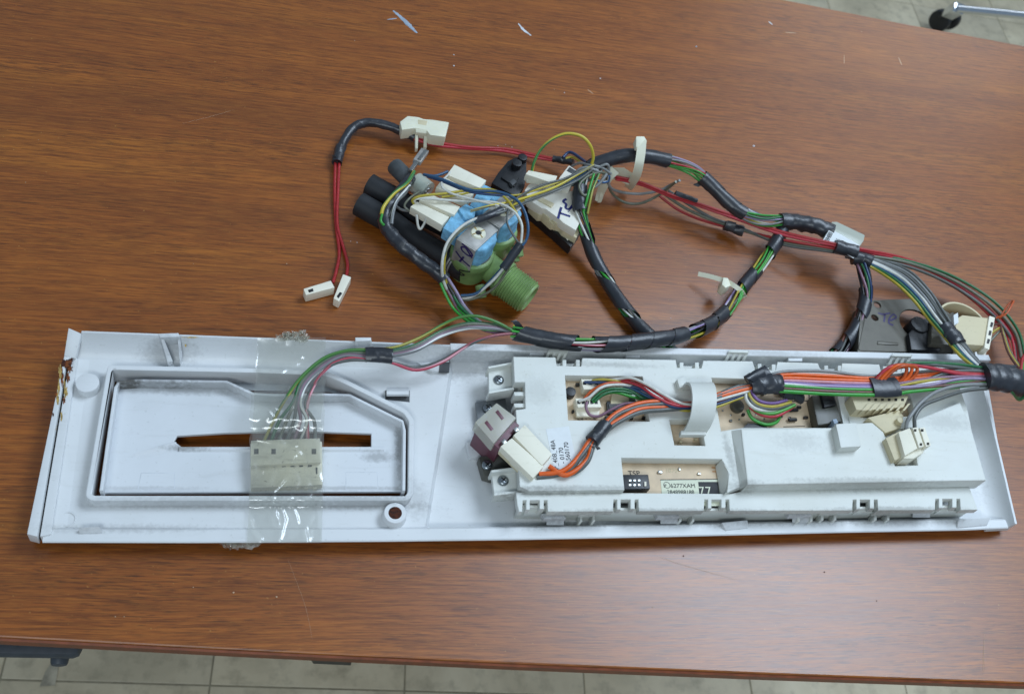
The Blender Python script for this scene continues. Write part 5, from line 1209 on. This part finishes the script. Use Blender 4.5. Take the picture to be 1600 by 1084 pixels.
loopA = [(920, 262, 36), (895, 278, 38), (860, 297, 38), (820, 312, 44), (790, 326, 52), (755, 337, 53), (725, 352, 51), (702, 378, 46), (694, 410, 36), (697, 440, 22), (712, 462, 12), (740, 462, 14), (768, 440, 26), (790, 415, 36)]
for k, c in enumerate(('yellow', 'white')):
    wire([(x - k * 3.2 + (k * 2 if i > 11 else 0), y + k * 1.5, z + k * .6) for i, (x, y, z) in enumerate(loopA)], W(c), vl, 1.0)
wire([(920, 265, 35), (890, 286, 36), (850, 303, 36), (812, 317, 44), (780, 332, 52), (752, 342, 52)], W('blue'), vl, 1.0)
wire([(915, 270, 34), (885, 292, 35), (848, 307, 35), (810, 321, 43)], W('white'), vl, 1.0)
tape(pp([(742, 345, 51.5), (765, 337, 53), (784, 328, 52)]), 2.6, TV, vl, 0, 1, .2, 'sleeve')
tape(pp([(786, 420, 36), (800, 400, 41), (813, 382, 46)]), 3.0, TV, vl, 0, 1, .2, 'sleeve')
wire([(651, 336, 40), (653, 352, 34), (657, 358, 32), (664, 347, 36), (666, 338, 40)], W('white'), vl, .9)
wire([(616, 320, 30), (628, 328, 33), (645, 330, 37)], W('grey'), vl, .9)
# lock plug and its wires
ll = thing('lock_lead', 'earth and grey wires arching from a cream plug on the door lock', 'cable', P(850, 280, 0))
slab('plug', [(821, 272, 32), (826, 266, 32), (871, 275, 33), (866, 287, 33)], 6.5, M['cream'], ll, .5)
slab('plug_side', [(820, 274, 29), (866, 288, 29), (870, 294, 27), (850, 291, 27), (840, 284, 27), (824, 282, 27)], 3, M['cream'], ll, .3)
wire([(831, 270, 30), (834, 255, 36), (844, 235, 44), (862, 218, 52), (885, 209, 56), (908, 213, 56), (922, 227, 52), (927, 245, 44), (924, 258, 38)], W('earth2'), ll, 1.15)
wire([(868, 287, 30), (885, 291, 28), (905, 286, 30), (930, 278, 34), (940, 266, 36)], W('dkgrey'), ll, 1.1)
wire([(899, 285, 28), (902, 268, 34), (916, 262, 38), (935, 268, 37)], W('grey'), ll, 1.3)
wire([(880, 246, 14), (890, 238, 16), (905, 246, 22), (925, 262, 34), (938, 272, 34)], W('dkblue'), ll, 1.2)
wire([(884, 248, 14), (896, 246, 17), (912, 258, 24), (926, 266, 34)], W('yellow'), ll, .9)
wire([(898, 300, 24), (915, 300, 26), (935, 288, 32), (948, 272, 36)], W('grey'), ll, 1.2)
wire([(930, 280, 34), (940, 285, 32), (950, 283, 32), (952, 275, 36)], W('blue_white'), ll, 1.0)
# more fine wires tangled over the valve and the junction
wire([(925, 266, 38), (900, 283, 40), (862, 300, 41), (825, 314, 46), (792, 329, 53), (760, 338, 54)], W('dkgrey'), vl, .95)
wire([(928, 258, 40), (900, 274, 41), (868, 292, 41), (830, 306, 45), (795, 316, 52), (765, 322, 53), (735, 330, 50)], W('yellow_grey'), vl, .9)
wire([(690, 432, 24), (697, 450, 16), (716, 468, 8), (745, 465, 10), (775, 447, 20), (800, 410, 36), (820, 375, 46)], W('olive'), vl, .95)
wire([(700, 440, 20), (712, 456, 16), (720, 470, 14), (726, 486, 12), (732, 498, 14)], W('earth2'), vl, .9)
wire([(604, 345, 34), (612, 330, 36), (620, 316, 37), (634, 302, 36), (642, 285, 33)], W('dkgrey'), eb, .95)
wire([(935, 270, 36), (918, 276, 38), (905, 290, 37), (912, 305, 34), (920, 300, 34), (925, 280, 37)], W('olive'), ll, 1.0)
wire([(890, 262, 20), (905, 255, 30), (920, 258, 38), (940, 262, 38), (955, 272, 34)], W('grey'), ll, 1.0)
wire([(912, 330, 27), (917, 312, 33), (922, 292, 36), (928, 272, 38)], W('green'), mh, 1.0)
wire([(918, 334, 26), (922, 314, 32), (926, 296, 35), (936, 272, 38)], W('earth'), mh, 1.0)
# loose torn ends of tape sticking out from the wraps
def flap(pts, parent):
    bm = bmesh.new(); A = [P3(p) for p in pts]; n = 6; rows_ = []
    for i in range(n + 1):
        u = i / n; a_ = A[0].lerp(A[3], u); b_ = A[1].lerp(A[2], u); up = Vector((0, 0, math.sin(u * 2.4) * 1.4))
        rows_.append([bm.verts.new((a_.lerp(b_, k / 3) + up + Vector((0, 0, noise.noise(Vector((u * 4, k, a_.x))) * .6))) * S) for k in range(4)])
    for r0_, r1_ in zip(rows_, rows_[1:]):
        for k in range(3): bm.faces.new((r0_[k], r0_[k + 1], r1_[k + 1], r1_[k]))
    mesh_obj('tape_end', bm, TV, parent, 60)
flap([(805, 510, 33), (818, 512, 33), (806, 501, 36), (797, 503, 36)], mh); flap([(1098, 283, 33), (1106, 286, 33), (1090, 294, 29), (1082, 290, 30)], mh)
flap([(1135, 356, 9), (1146, 360, 9), (1150, 349, 13), (1136, 346, 12)], rr_); flap([(1178, 598, 43), (1198, 592, 43), (1192, 577, 46), (1166, 592, 45)], lo)
flap([(922, 690, 38), (930, 696, 37), (938, 702, 36), (932, 704, 35)], ol); flap([(522, 252, 6), (528, 255, 6), (524, 246, 9), (518, 244, 8)], rl)
flap([(1560, 575, 52), (1580, 580, 52), (1588, 572, 50), (1566, 570, 52)], lo)
wire([(918, 262, 38), (880, 280, 42), (850, 288, 43), (820, 302, 47), (800, 318, 53), (792, 345, 54), (805, 372, 49), (818, 388, 44)], W('dkgrey'), vl, .8)
wire([(910, 268, 37), (875, 284, 41), (840, 296, 43), (808, 305, 48), (775, 303, 52), (742, 300, 49), (715, 305, 47), (690, 308, 46)], W('yellow'), vl, .75)
wire([(706, 268, 42), (690, 286, 46), (700, 300, 48), (740, 312, 50), (780, 322, 54)], W('white'), vl, .75)
wire([(655, 300, 38), (640, 310, 40), (632, 322, 38), (640, 330, 36)], W('olive'), vl, .8)
wire([(694, 445, 18), (690, 420, 30), (696, 395, 42), (712, 368, 49), (740, 348, 53)], W('olive'), vl, .8)
